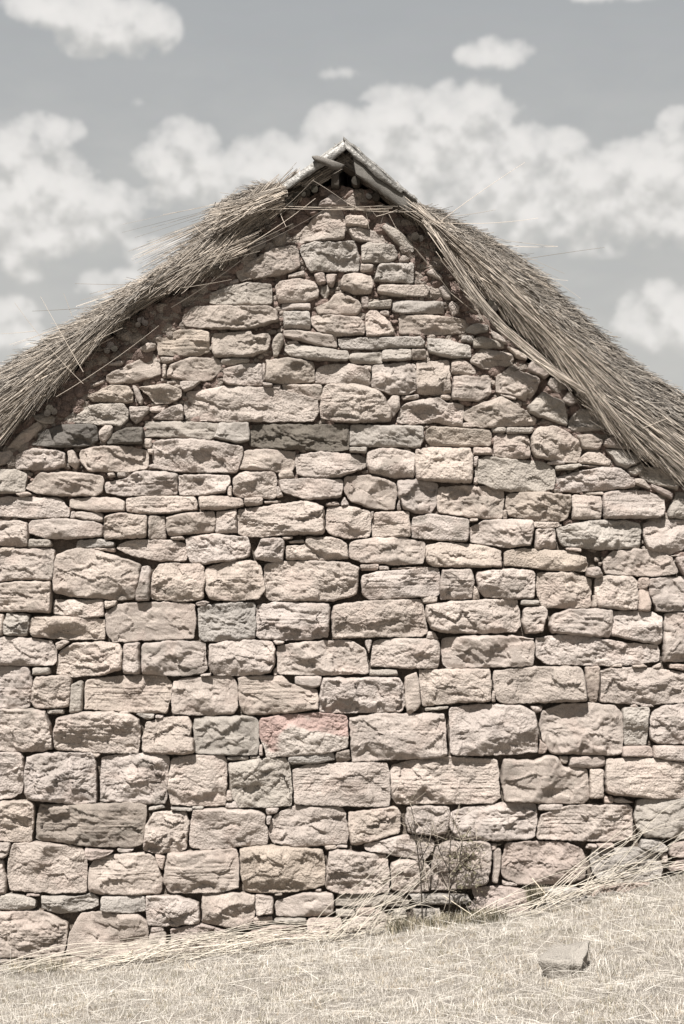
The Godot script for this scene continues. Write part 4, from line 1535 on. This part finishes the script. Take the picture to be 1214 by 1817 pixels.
	cut("s", [-981, 3034, -783, 3027, -709, 3052, -709, 3156, -753, 3166, -872, 3166, -981, 3116])
	cut("w", [308, 3147, 516, 3143, 654, 3152, 659, 3217, 614, 3231, 417, 3249, 308, 3243])
	cut("g", [1041, 48, 1130, 38, 1229, 68, 1278, 127, 1308, 166, 1229, 196, 1031, 186])
	cut("w", [-1198, 1996, -1109, 1961, -981, 1936, -833, 1936, -828, 1986, -842, 2030, -921, 2045, -1001, 2045, -1099, 2047, -1188, 2025])
	cut("w", [339, 542, 359, 483, 487, 473, 561, 488, 574, 572, 571, 623, 418, 626, 349, 621])
	cut("w", [302, 2282, 327, 2218, 386, 2193, 465, 2189, 502, 2233, 512, 2332, 504, 2352, 386, 2371, 297, 2361])
	cut("g", [-700, 3303, -522, 3295, -379, 3303, -372, 3357, -379, 3407, -492, 3415, -601, 3397, -700, 3357])
	cut("w", [-1643, 1274, -1651, 1185, -1633, 1153, -1554, 1150, -1453, 1160, -1445, 1303, -1465, 1323, -1628, 1318])
	cut("w", [-1149, 2198, -1030, 2184, -912, 2189, -773, 2208, -771, 2243, -793, 2277, -1030, 2280, -1149, 2268])
	cut("w", [267, 186, 346, 171, 460, 176, 470, 295, 425, 339, 307, 339, 262, 325])
	cut("g", [-1050, 2597, -783, 2592, -699, 2582, -674, 2617, -663, 2668, -833, 2676, -1050, 2681])
	cut("w", [-316, 2302, -187, 2261, -10, 2273, 2, 2302, 0, 2366, -187, 2373, -336, 2366])
	cut("w", [129, 394, 247, 374, 346, 354, 445, 344, 485, 394, 490, 448, 341, 473, 247, 453, 119, 423])
	cut("w", [397, 2915, 402, 2826, 486, 2821, 583, 2826, 575, 2935, 565, 3004, 397, 2994])
	cut("s", [451, 2579, 476, 2549, 634, 2549, 792, 2549, 797, 2609, 782, 2633, 614, 2640, 476, 2650, 448, 2629])
	cut("w", [-540, 2470, -545, 2426, -466, 2416, -327, 2411, -263, 2416, -250, 2470, -253, 2518, -406, 2530, -525, 2520])
	cut("s", [-406, 2890, -307, 2881, -149, 2890, -149, 2935, -154, 2994, -268, 3014, -401, 3004])
	cut("g", [-1475, 2676, -1307, 2666, -1178, 2652, -1139, 2686, -1139, 2736, -1169, 2775, -1307, 2770, -1426, 2736, -1480, 2696])
	cut("w", [-578, 2292, -543, 2273, -370, 2268, -351, 2282, -351, 2376, -365, 2409, -533, 2406, -578, 2371])
	cut("w", [-141, 2886, 29, 2876, 145, 2871, 147, 2930, 127, 2965, 48, 2984, -70, 2984, -134, 2960])
	cut("w", [-926, 2948, -931, 2918, -803, 2894, -704, 2899, -645, 2953, -655, 3012, -813, 3017, -912, 2978])
	cut("w", [-936, 2124, -926, 2070, -833, 2077, -684, 2090, -672, 2154, -684, 2198, -833, 2189, -931, 2169])
	cut("w", [-1265, 2104, -1258, 2050, -1050, 2060, -1040, 2174, -1188, 2189, -1260, 2174])
	cut("w", [-867, 2287, -734, 2284, -625, 2297, -595, 2352, -600, 2391, -734, 2393, -867, 2391])
	cut("w", [-1880, 2016, -1678, 2011, -1675, 2085, -1678, 2134, -1722, 2149, -1880, 2144])
	cut("w", [824, 2836, 901, 2821, 980, 2789, 1020, 2816, 1051, 2886, 1049, 2910, 891, 2963, 822, 2915])
	cut("w", [522, 1808, 527, 1729, 690, 1734, 705, 1838, 685, 1892, 537, 1887])
	cut("w", [50, -100, 149, -100, 218, -31, 243, 38, 198, 73, 79, 38, 10, -11])
	cut("g", [-16, 3088, -1, 3063, 276, 3065, 434, 3073, 439, 3103, 414, 3131, 127, 3123, -16, 3118])
	cut("w", [-1737, 2424, -1564, 2419, -1475, 2439, -1475, 2508, -1515, 2526, -1643, 2533, -1737, 2503])
	cut("w", [-1253, 2894, -1228, 2876, -1109, 2889, -966, 2928, -976, 2983, -1001, 3042, -1188, 2958, -1253, 2923])
	cut("w", [-164, 3202, -130, 3162, -21, 3131, 118, 3143, 113, 3202, 88, 3231, -70, 3246, -164, 3236])
	cut("w", [160, 2124, 163, 2065, 364, 2065, 356, 2198, 178, 2193])
	cut("g", [1503, 1070, 1508, 953, 1622, 956, 1640, 1134, 1632, 1152, 1498, 1149])
	cut("w", [-349, 3347, -334, 3310, -226, 3313, -132, 3338, -124, 3377, -147, 3422, -226, 3441, -324, 3427, -354, 3397])
	cut("p", [-178, -100, -108, -130, -5, -61, -5, 33, -168, 28, -187, 18])
	cut("w", [590, 2856, 585, 2797, 723, 2789, 792, 2826, 792, 2905, 664, 2920, 595, 2915])
	cut("w", [-1539, 1655, -1475, 1645, -1366, 1630, -1272, 1640, -1277, 1729, -1539, 1729])
	cut("g", [-1599, 82, -1515, 53, -1386, 68, -1302, 92, -1302, 137, -1337, 162, -1426, 137, -1475, 147, -1604, 147])
	cut("g", [-1880, 2292, -1791, 2297, -1692, 2302, -1681, 2396, -1742, 2421, -1880, 2421])
	cut("g", [-34, 97, 50, 92, 327, 92, 356, 107, 346, 147, 149, 155, -19, 157])
	cut("g", [1000, 2722, 1128, 2678, 1198, 2653, 1198, 2717, 1178, 2777, 1069, 2836, 990, 2757])
	cut("w", [812, 2495, 950, 2480, 1000, 2485, 1000, 2540, 990, 2601, 911, 2609, 812, 2599])
	cut("w", [-632, 2895, -604, 2876, -426, 2871, -431, 2989, -535, 2984, -629, 2955])
	cut("g", [-303, 3054, -278, 3029, -169, 3009, 19, 2999, 37, 3019, 29, 3052, -248, 3088, -298, 3078])
	cut("w", [-127, 3249, -48, 3244, 71, 3244, 106, 3278, 91, 3318, 12, 3357, -38, 3357, -67, 3318, -137, 3288])
	cut("w", [1229, 2156, 1375, 2154, 1382, 2213, 1377, 2277, 1229, 2287])
	cut("g", [269, 3422, 377, 3417, 382, 3523, 199, 3516, 170, 3427])
	cut("d", [-1880, -268, -1643, -268, -1623, -219, -1702, -189, -1880, -189])
	cut("g", [-1282, 68, -1129, 60, -1052, 68, -1055, 147, -1277, 145])
	cut("w", [-1445, 2218, -1307, 2198, -1161, 2198, -1159, 2253, -1208, 2271, -1347, 2271, -1450, 2263])
	cut("d", [-1604, -259, -1376, -259, -1327, -214, -1406, -180, -1594, -184])
	cut("g", [1212, 2643, 1247, 2619, 1336, 2629, 1405, 2633, 1415, 2668, 1336, 2732, 1267, 2747, 1207, 2678])
	cut("g", [-1880, 77, -1683, 76, -1638, 87, -1633, 127, -1732, 157, -1880, 157])
	cut("g", [459, 3044, 605, 3014, 684, 3019, 684, 3078, 555, 3113, 459, 3118])
	cut("s", [693, 2984, 773, 2960, 901, 2974, 916, 3014, 901, 3039, 743, 3065, 684, 3004])
	cut("g", [273, 3261, 417, 3251, 543, 3256, 540, 3318, 276, 3320])
	cut("s", [-1317, 2780, -1188, 2775, -1114, 2780, -1114, 2824, -1139, 2869, -1228, 2869, -1356, 2810])
	cut("g", [106, 3527, 249, 3525, 298, 3555, 274, 3614, 140, 3632, 108, 3619])
	cut("w", [-464, 1976, -459, 1946, -385, 1932, -318, 1932, -306, 2025, -321, 2055, -415, 2055, -435, 2040])
	cut("g", [-683, 2589, -555, 2561, -495, 2579, -500, 2673, -653, 2668, -673, 2594])
	cut("g", [398, 102, 655, 107, 685, 127, 665, 157, 359, 162])
	cut("w", [127, 3172, 137, 3131, 246, 3133, 281, 3147, 256, 3202, 187, 3266, 152, 3271, 127, 3241])
	cut("w", [960, 1610, 982, 1551, 1070, 1556, 1075, 1600, 1095, 1660, 1070, 1694, 972, 1684])
	cut("s", [-1030, 2815, -991, 2770, -912, 2780, -857, 2810, -857, 2844, -931, 2876, -1085, 2859])
	cut("w", [-307, 3128, -149, 3088, -31, 3073, -31, 3133, -228, 3162, -307, 3162])
	cut("w", [-3, 3387, 51, 3357, 150, 3362, 165, 3407, 150, 3451, 71, 3464, 12, 3456, -8, 3417])
	cut("w", [1657, 889, 1766, 872, 1860, 862, 1860, 946, 1662, 951])
	cut("g", [-1801, 1600, -1796, 1541, -1683, 1533, -1665, 1581, -1663, 1650, -1781, 1655])
	cut("w", [-1880, 164, -1793, 166, -1791, 246, -1811, 339, -1880, 339])
	cut("w", [336, 1214, 346, 1125, 366, 1118, 417, 1165, 411, 1293, 396, 1343, 336, 1313])
	cut("w", [-753, 2208, -615, 2208, -521, 2228, -536, 2263, -635, 2280, -761, 2275])
	cut("w", [190, 3362, 269, 3347, 447, 3347, 466, 3377, 456, 3405, 209, 3402, 190, 3387])
	cut("g", [1636, 2355, 1704, 2333, 1782, 2310, 1799, 2358, 1749, 2383, 1704, 2417, 1614, 2439, 1580, 2389])
	cut("w", [-1167, 1338, -1090, 1331, -1073, 1343, -1080, 1499, -1161, 1491])
	cut("g", [1743, 2170, 1855, 2153, 1855, 2299, 1782, 2305, 1740, 2193])
	cut("k", [-1248, 2558, -1065, 2558, -1062, 2642, -1149, 2642, -1248, 2597])
	cut("w", [-672, 2080, -561, 2085, -563, 2208, -667, 2193])
	cut("w", [-307, 2846, -228, 2821, -120, 2787, -105, 2806, -110, 2876, -322, 2876])
	cut("g", [-307, 3172, -169, 3172, -169, 3222, -179, 3261, -307, 3261])
	cut("w", [1298, 1303, 1318, 1183, 1357, 1183, 1372, 1303, 1372, 1371, 1296, 1368])
	cut("w", [-1040, -181, -941, -180, -941, -41, -1025, -61])
	cut("g", [1440, 2489, 1470, 2437, 1514, 2426, 1592, 2466, 1596, 2496, 1484, 2526, 1403, 2529])
	cut("g", [-284, 868, -267, 849, -148, 854, -37, 873, -49, 916, -281, 893])
	cut("w", [1031, 1996, 1142, 2001, 1135, 2109, 1036, 2104])
	cut("w", [-1772, 2518, -1747, 2508, -1673, 2577, -1594, 2647, -1618, 2681, -1712, 2617, -1791, 2538])
	cut("w", [1209, 837, 1318, 831, 1399, 839, 1397, 893, 1214, 893])
	cut("w", [61, 3649, 101, 3639, 229, 3629, 229, 3644, 209, 3684, 91, 3713, 31, 3703])
	cut("w", [1320, 671, 1392, 676, 1392, 821, 1323, 824])
	cut("w", [-1030, 2055, -943, 2055, -943, 2172, -1030, 2174])
	cut("w", [-1075, 1828, -1094, 1778, -1099, 1724, -1030, 1729, -1018, 1877, -1030, 1905, -1065, 1902])
	cut("g", [-1450, 1125, -1416, 1120, -1384, 1140, -1381, 1284, -1396, 1295, -1440, 1274])
	cut("g", [288, 3634, 363, 3577, 379, 3590, 382, 3624, 328, 3674, 239, 3743, 214, 3713])
	cut("g", [398, 8, 537, 18, 517, 82, 379, 82])
	cut("p", [774, -21, 893, -31, 932, 8, 893, 38, 754, 38])
	cut("g", [43, 3004, 63, 2982, 211, 2986, 211, 3044, 46, 3039])
	cut("w", [-1880, 1531, -1806, 1541, -1801, 1650, -1880, 1655])
	cut("g", [216, 3002, 325, 3002, 370, 3009, 365, 3059, 276, 3063, 216, 3054])
	cut("w", [1262, 2455, 1425, 2444, 1432, 2470, 1366, 2511, 1306, 2514, 1269, 2481])
	cut("w", [-454, 48, -367, 58, -373, 142, -459, 157])
	cut("p", [1494, 891, 1652, 894, 1642, 948, 1496, 946])
	cut("p", [1746, 398, 1746, 363, 1825, 353, 1860, 363, 1855, 443, 1766, 428])
	cut("w", [-852, 2686, -847, 2736, -857, 2770, -931, 2745, -1010, 2691])
	cut("w", [585, 2935, 654, 2925, 713, 2935, 703, 2970, 634, 3006, 583, 2999])
	cut("g", [1588, 403, 1657, 383, 1716, 383, 1736, 403, 1712, 428, 1677, 452, 1598, 452])
	cut("w", [1284, 2533, 1366, 2526, 1392, 2577, 1314, 2607, 1251, 2600])
	cut("w", [-1880, 2439, -1801, 2449, -1752, 2498, -1772, 2523, -1880, 2508])
	cut("w", [1395, 2548, 1440, 2533, 1536, 2529, 1547, 2555, 1507, 2585, 1440, 2600, 1395, 2570])
	cut("g", [-1416, 2006, -1220, 2008, -1218, 2035, -1287, 2050, -1406, 2045])
	cut("g", [703, 3073, 773, 3068, 866, 3068, 852, 3098, 743, 3128, 703, 3118])
	cut("w", [-247, 1279, -148, 1259, -118, 1274, -108, 1321, -247, 1318])
	cut("p", [1580, 1738, 1580, 1671, 1642, 1668, 1645, 1715, 1628, 1782, 1586, 1783])
	cut("w", [-1861, 349, -1801, 352, -1777, 384, -1772, 431, -1861, 433])
	cut("w", [-1421, 2169, -1376, 2152, -1277, 2144, -1272, 2174, -1287, 2193, -1414, 2198])
	cut("w", [22, 3718, 135, 3708, 140, 3733, 110, 3771, 22, 3768])
	cut("w", [809, 305, 799, 226, 828, 216, 843, 305, 848, 394, 828, 399, 809, 384])
	cut("w", [-1124, 2696, -1099, 2666, -1030, 2731, -1030, 2755, -1134, 2755])
	cut("p", [1788, 1912, 1816, 1861, 1855, 1856, 1855, 1962, 1782, 1951])
	cut("p", [-117, 3820, -28, 3820, 26, 3827, 22, 3842, -53, 3886, -127, 3827])
	cut("p", [1751, 284, 1860, 289, 1860, 353, 1791, 343, 1751, 304])
	cut("w", [1000, 2940, 1079, 2905, 1104, 2925, 1099, 2940, 1020, 3004, 990, 2965])
	cut("g", [-473, 3565, -404, 3614, -413, 3684, -502, 3604])
	cut("p", [-1361, 354, -1337, 339, -1267, 359, -1218, 389, -1366, 402])
	cut("w", [1114, 2851, 1168, 2821, 1200, 2851, 1168, 2895, 1114, 2910, 1094, 2876])
	cut("w", [251, 2737, 266, 2698, 305, 2747, 305, 2816, 271, 2816, 241, 2777])
	cut("w", [-315, 3273, -171, 3276, -171, 3308, -320, 3306])
	cut("g", [-369, 3073, -365, 3024, -342, 3034, -312, 3103, -317, 3143, -337, 3147, -367, 3113])
	cut("g", [140, 3280, 259, 3283, 264, 3330, 145, 3313])
	cut("g", [-1668, 2006, -1552, 2011, -1559, 2047, -1668, 2050])
	cut("g", [149, 1323, 299, 1323, 287, 1356, 149, 1353])
	cut("g", [664, 3157, 713, 3145, 773, 3157, 782, 3187, 713, 3197, 664, 3177])
	cut("g", [-1633, 2686, -1589, 2661, -1539, 2671, -1536, 2701, -1574, 2721, -1643, 2711])
	cut("w", [-1292, 2582, -1267, 2567, -1228, 2607, -1223, 2652, -1258, 2656, -1292, 2627])
	cut("g", [881, 2611, 1010, 2614, 1020, 2643, 879, 2643])
	cut("d", [-29, 863, 45, 873, 35, 928, -29, 918])
	cut("g", [-355, 6, -192, 8, -197, 33, -360, 28])
	cut("w", [1049, 606, 1110, 603, 1179, 611, 1174, 636, 1051, 636])
	cut("g", [-644, 2989, -604, 2979, -500, 2994, -495, 3009, -564, 3016, -639, 3009])
	cut("w", [-1455, 2454, -1416, 2424, -1401, 2459, -1431, 2523, -1460, 2518])
	cut("w", [1026, 2112, 1110, 2112, 1159, 2119, 1154, 2139, 1026, 2144])
	cut("w", [373, 3009, 446, 3012, 444, 3061, 370, 3059])
	cut("w", [1303, 1857, 1367, 1847, 1389, 1857, 1367, 1902, 1308, 1897])
	cut("w", [-469, 8, -444, -11, -373, 8, -375, 38, -464, 33])
	cut("w", [-857, 2854, -833, 2839, -783, 2864, -753, 2894, -857, 2889])
	cut("w", [-516, 2228, -427, 2235, -427, 2271, -519, 2268])
	cut("p", [1648, 2322, 1754, 2263, 1760, 2299, 1650, 2344])
	cut("w", [703, 2500, 800, 2502, 792, 2535, 703, 2540])
	cut("p", [1749, 1362, 1860, 1347, 1860, 1384, 1746, 1384])
	cut("w", [-1880, 1971, -1762, 1986, -1742, 2004, -1880, 2006])
	cut("g", [-24, 38, 60, 38, 65, 73, -29, 77])
	cut("w", [1207, 2762, 1247, 2777, 1255, 2797, 1207, 2836, 1178, 2792])
	cut("p", [79, 48, 149, 48, 178, 87, 79, 82])
	cut("g", [1535, 2397, 1580, 2395, 1608, 2434, 1603, 2456, 1524, 2423])
	cut("p", [1575, 1788, 1620, 1786, 1636, 1811, 1636, 1842, 1586, 1845])
	cut("g", [1143, 2418, 1232, 2423, 1277, 2438, 1262, 2451, 1140, 2440])
	cut("w", [1198, 2871, 1207, 2895, 1168, 2945, 1114, 2935])
	cut("g", [-1643, 1328, -1556, 1333, -1562, 1365, -1645, 1363])
	cut("w", [-1045, 3044, -1001, 3062, -996, 3091, -1030, 3101, -1080, 3062])
	cut("w", [590, 3236, 622, 3261, 624, 3291, 585, 3318, 570, 3296])
	cut("w", [931, 3019, 980, 3004, 985, 3024, 950, 3049, 876, 3078])
	cut("p", [-77, 3407, -48, 3397, -28, 3461, -87, 3461])
	cut("w", [-331, 2373, -257, 2381, -267, 2416, -316, 2416, -334, 2396])
	cut("p", [104, 1885, 188, 1885, 193, 1917, 99, 1912])
	cut("p", [-981, 315, -956, 285, -941, 359, -996, 369])
	cut("w", [931, 3098, 965, 3078, 975, 3103, 931, 3147, 896, 3138])
	cut("w", [545, 3338, 577, 3328, 577, 3357, 545, 3402, 516, 3387])
	cut("w", [1558, 2344, 1634, 2316, 1639, 2327, 1603, 2367, 1558, 2372])
	cut("p", [-127, 3407, -87, 3417, -97, 3466, -147, 3461])
	cut("w", [-1015, 2726, -971, 2726, -926, 2770, -1020, 2755])
	cut("w", [438, 1709, 502, 1714, 507, 1749, 423, 1739])
	cut("w", [-1090, 2785, -1070, 2765, -1060, 2795, -1094, 2864, -1114, 2864])
	cut("g", [43, 2515, 127, 2508, 132, 2538, 43, 2540])
	cut("g", [287, 28, 336, 38, 336, 77, 277, 73])
	cut("w", [526, 3427, 536, 3441, 486, 3491, 451, 3466])
	cut("g", [957, 1699, 1046, 1699, 1046, 1724, 957, 1724])
	cut("w", [101, 3476, 160, 3481, 165, 3511, 101, 3516])
	cut("p", [1367, 404, 1444, 404, 1441, 431, 1357, 428])
	cut("w", [812, 3118, 862, 3088, 881, 3093, 852, 3123, 792, 3167])
	cut("g", [-608, 873, -504, 873, -504, 893, -608, 893])
	cut("g", [-109, 3357, -87, 3333, -69, 3367, -72, 3409, -112, 3387])
	cut("g", [-1564, 1118, -1487, 1120, -1485, 1145, -1569, 1143])
	cut("g", [-1040, 1088, -1006, 1096, -1001, 1120, -1099, 1120])
	cut("g", [807, 2619, 871, 2619, 871, 2648, 797, 2646])
	cut("p", [110, 3288, 140, 3288, 140, 3347, 101, 3343])
	cut("w", [-285, 3441, -196, 3451, -206, 3481, -285, 3456])
	cut("p", [1051, 908, 1080, 913, 1095, 938, 1056, 982])
	cut("g", [-902, 603, -803, 599, -803, 616, -912, 623])
	cut("w", [1454, 646, 1498, 643, 1558, 646, 1489, 670, 1454, 670])
	cut("g", [639, 3108, 698, 3098, 703, 3133, 639, 3133])
	cut("w", [-617, 611, -555, 616, -568, 651, -617, 641])
	cut("w", [-1515, 1461, -1455, 1501, -1485, 1513, -1529, 1496])
	cut("w", [-969, 3002, -951, 2991, -897, 3002, -897, 3022, -966, 3022])
	cut("w", [453, 1516, 515, 1516, 487, 1556, 458, 1556])
	cut("w", [-1050, 2538, -1018, 2533, -1015, 2585, -1055, 2587])
	cut("w", [-1322, 1996, -1213, 1981, -1213, 2006, -1322, 2004])
	cut("w", [-400, 582, -351, 591, -336, 616, -405, 616])
	cut("w", [-1258, 1679, -1208, 1699, -1198, 1721, -1263, 1719])
	cut("w", [328, 2792, 407, 2802, 407, 2821, 318, 2811])
	cut("w", [-1015, -51, -951, -41, -961, -16, -1015, -19])
	cut("g", [448, 1135, 556, 1145, 566, 1160, 446, 1150])
	cut("w", [267, 1889, 435, 1897, 445, 1907, 262, 1897])
	cut("w", [1031, 1127, 1061, 1130, 1068, 1160, 1001, 1160])
	cut("w", [-1712, 2273, -1653, 2287, -1673, 2302, -1742, 2297])
	cut("w", [1199, 1991, 1276, 1981, 1268, 2006, 1189, 2006])
	cut("w", [1099, 2450, 1180, 2448, 1188, 2465, 1143, 2470, 1095, 2459])
	cut("w", [1712, 324, 1731, 329, 1736, 378, 1697, 373])
	cut("w", [700, 1729, 732, 1734, 720, 1783, 703, 1803])
	cut("p", [1402, 643, 1434, 643, 1449, 661, 1434, 680, 1397, 675])
	cut("w", [863, 204, 932, 201, 932, 216, 858, 231])
	cut("g", [-1030, 603, -943, 616, -961, 633, -1025, 621])
	cut("w", [129, 1481, 144, 1442, 160, 1513, 124, 1509])
	cut("w", [-1188, 379, -1139, 379, -1109, 399, -1198, 399])
	cut("w", [1169, 859, 1199, 854, 1204, 893, 1159, 893])
	cut("w", [313, 3527, 353, 3525, 358, 3545, 328, 3565, 308, 3545])
	cut("w", [-614, 656, -583, 656, -593, 705, -614, 705])
	cut("w", [-611, 3402, -552, 3417, -552, 3446, -611, 3417])
	cut("w", [-79, 2225, -10, 2231, -29, 2253, -84, 2243])
	cut("w", [893, 1529, 1011, 1513, 1021, 1521, 893, 1541])
	cut("w", [-1356, 890, -1307, 886, -1292, 908, -1366, 910])
	cut("w", [-773, 1699, -734, 1694, -706, 1714, -744, 1724, -778, 1709])
	cut("w", [-421, 2895, -408, 2915, -408, 2984, -426, 2989])
	cut("w", [1284, 2437, 1366, 2431, 1432, 2437, 1284, 2448])
	cut("w", [-1188, 2973, -1164, 2988, -1188, 3002, -1248, 2978])
	cut("w", [1303, 399, 1357, 399, 1357, 423, 1313, 423])
	cut("w", [-276, 2030, -197, 2030, -207, 2050, -286, 2040])
	cut("g", [931, 2979, 980, 2963, 990, 2984, 926, 2999])
	cut("w", [-346, 2277, -314, 2282, -336, 2330, -351, 2327])
	cut("w", [1332, 1689, 1357, 1689, 1357, 1749, 1342, 1749])
	cut("p", [-1683, 145, -1613, 145, -1613, 159, -1678, 164])
	cut("w", [209, 3249, 249, 3239, 249, 3270, 199, 3268])
	cut("w", [-956, 2913, -941, 2913, -936, 2978, -956, 2978])
	cut("w", [649, 2643, 695, 2646, 684, 2673, 646, 2668])
	cut("w", [-608, 2282, -588, 2277, -588, 2332, -612, 2327])
	cut("w", [852, 2816, 921, 2792, 926, 2806, 847, 2831])
	cut("w", [530, 2795, 577, 2797, 577, 2818, 525, 2816])
	cut("w", [1553, 1365, 1627, 1367, 1607, 1384, 1548, 1377])
	cut("w", [-1450, 2159, -1426, 2159, -1421, 2201, -1445, 2201])
	cut("w", [203, 1885, 247, 1885, 247, 1907, 198, 1907])
	cut("w", [1308, 2287, 1392, 2287, 1387, 2302, 1308, 2297])
	cut("w", [-902, 2045, -837, 2050, -852, 2065, -912, 2060])
	cut("w", [799, 1185, 818, 1185, 813, 1239, 799, 1239])
	cut("w", [-79, 394, -29, 404, -39, 419, -89, 414])
	cut("w", [-1196, 2383, -1157, 2383, -1157, 2406, -1198, 2406])
	cut("w", [-410, 2241, -331, 2248, -326, 2258, -415, 2253])
	cut("w", [-2, 2228, 35, 2231, 15, 2273, 0, 2248])
	cut("w", [-367, 2854, -332, 2846, -327, 2874, -367, 2874])
	cut("w", [-1025, 2429, -966, 2424, -1001, 2449, -1030, 2444])
	cut("w", [-288, 3091, -228, 3093, -248, 3113, -288, 3105])
	cut("w", [703, 2441, 718, 2441, 725, 2492, 703, 2485])
	cut("w", [-440, 903, -423, 898, -425, 952, -440, 952])
	cut("w", [127, 2955, 152, 2945, 155, 2974, 113, 2974])
	cut("w", [1598, 1154, 1664, 1156, 1642, 1174, 1595, 1161])
	cut("w", [861, 2159, 881, 2159, 878, 2205, 863, 2203])
	cut("w", [-1317, 2864, -1267, 2884, -1267, 2899, -1327, 2874])
	cut("w", [367, 2970, 397, 2955, 392, 2984, 352, 2989])
	cut("w", [799, 392, 818, 396, 825, 425, 796, 423])
	cut("w", [-400, 532, -385, 532, -377, 572, -400, 572])
	cut("w", [1434, 1367, 1491, 1370, 1489, 1384, 1429, 1377])
	cut("w", [-24, 404, 25, 404, 25, 419, -24, 419])
	cut("w", [-416, 2868, -377, 2864, -372, 2878, -421, 2886])
	cut("g", [-793, 611, -744, 611, -739, 624, -798, 624])
	cut("w", [-351, 1491, -321, 1493, -306, 1506, -367, 1509])
	cut("g", [-486, 880, -444, 880, -440, 895, -489, 895])
	cut("w", [1657, 1362, 1697, 1365, 1699, 1392, 1662, 1372])
	cut("w", [703, 2347, 725, 2347, 723, 2381, 703, 2376])
	cut("w", [-1178, 1118, -1139, 1116, -1139, 1133, -1183, 1130])
	cut("w", [-306, 2050, -262, 2053, -267, 2067, -316, 2060])
	cut("w", [297, 2208, 315, 2208, 305, 2263, 297, 2233])
	cut("w", [-355, 149, -321, 152, -321, 166, -355, 166])
	cut("w", [-365, 1325, -348, 1325, -348, 1368, -360, 1358])
	cut("w", [-991, 1096, -961, 1096, -951, 1114, -991, 1111])
	cut("w", [-1238, 2381, -1210, 2386, -1218, 2403, -1248, 2401])
	cut("w", [-749, 1321, -704, 1321, -699, 1335, -749, 1331])
	cut("w", [-1030, 2508, -1008, 2506, -1008, 2528, -1035, 2528])
	cut("w", [1754, 1958, 1810, 1962, 1810, 1974, 1749, 1962])
	cut("w", [685, 2144, 723, 2149, 723, 2159, 685, 2159])
	cut("w", [157, 2154, 168, 2174, 168, 2198, 154, 2193])
	cut("w", [1543, 1152, 1583, 1154, 1563, 1169, 1543, 1164])
	cut("w", [-140, 170, -113, 170, -113, 184, -138, 184])
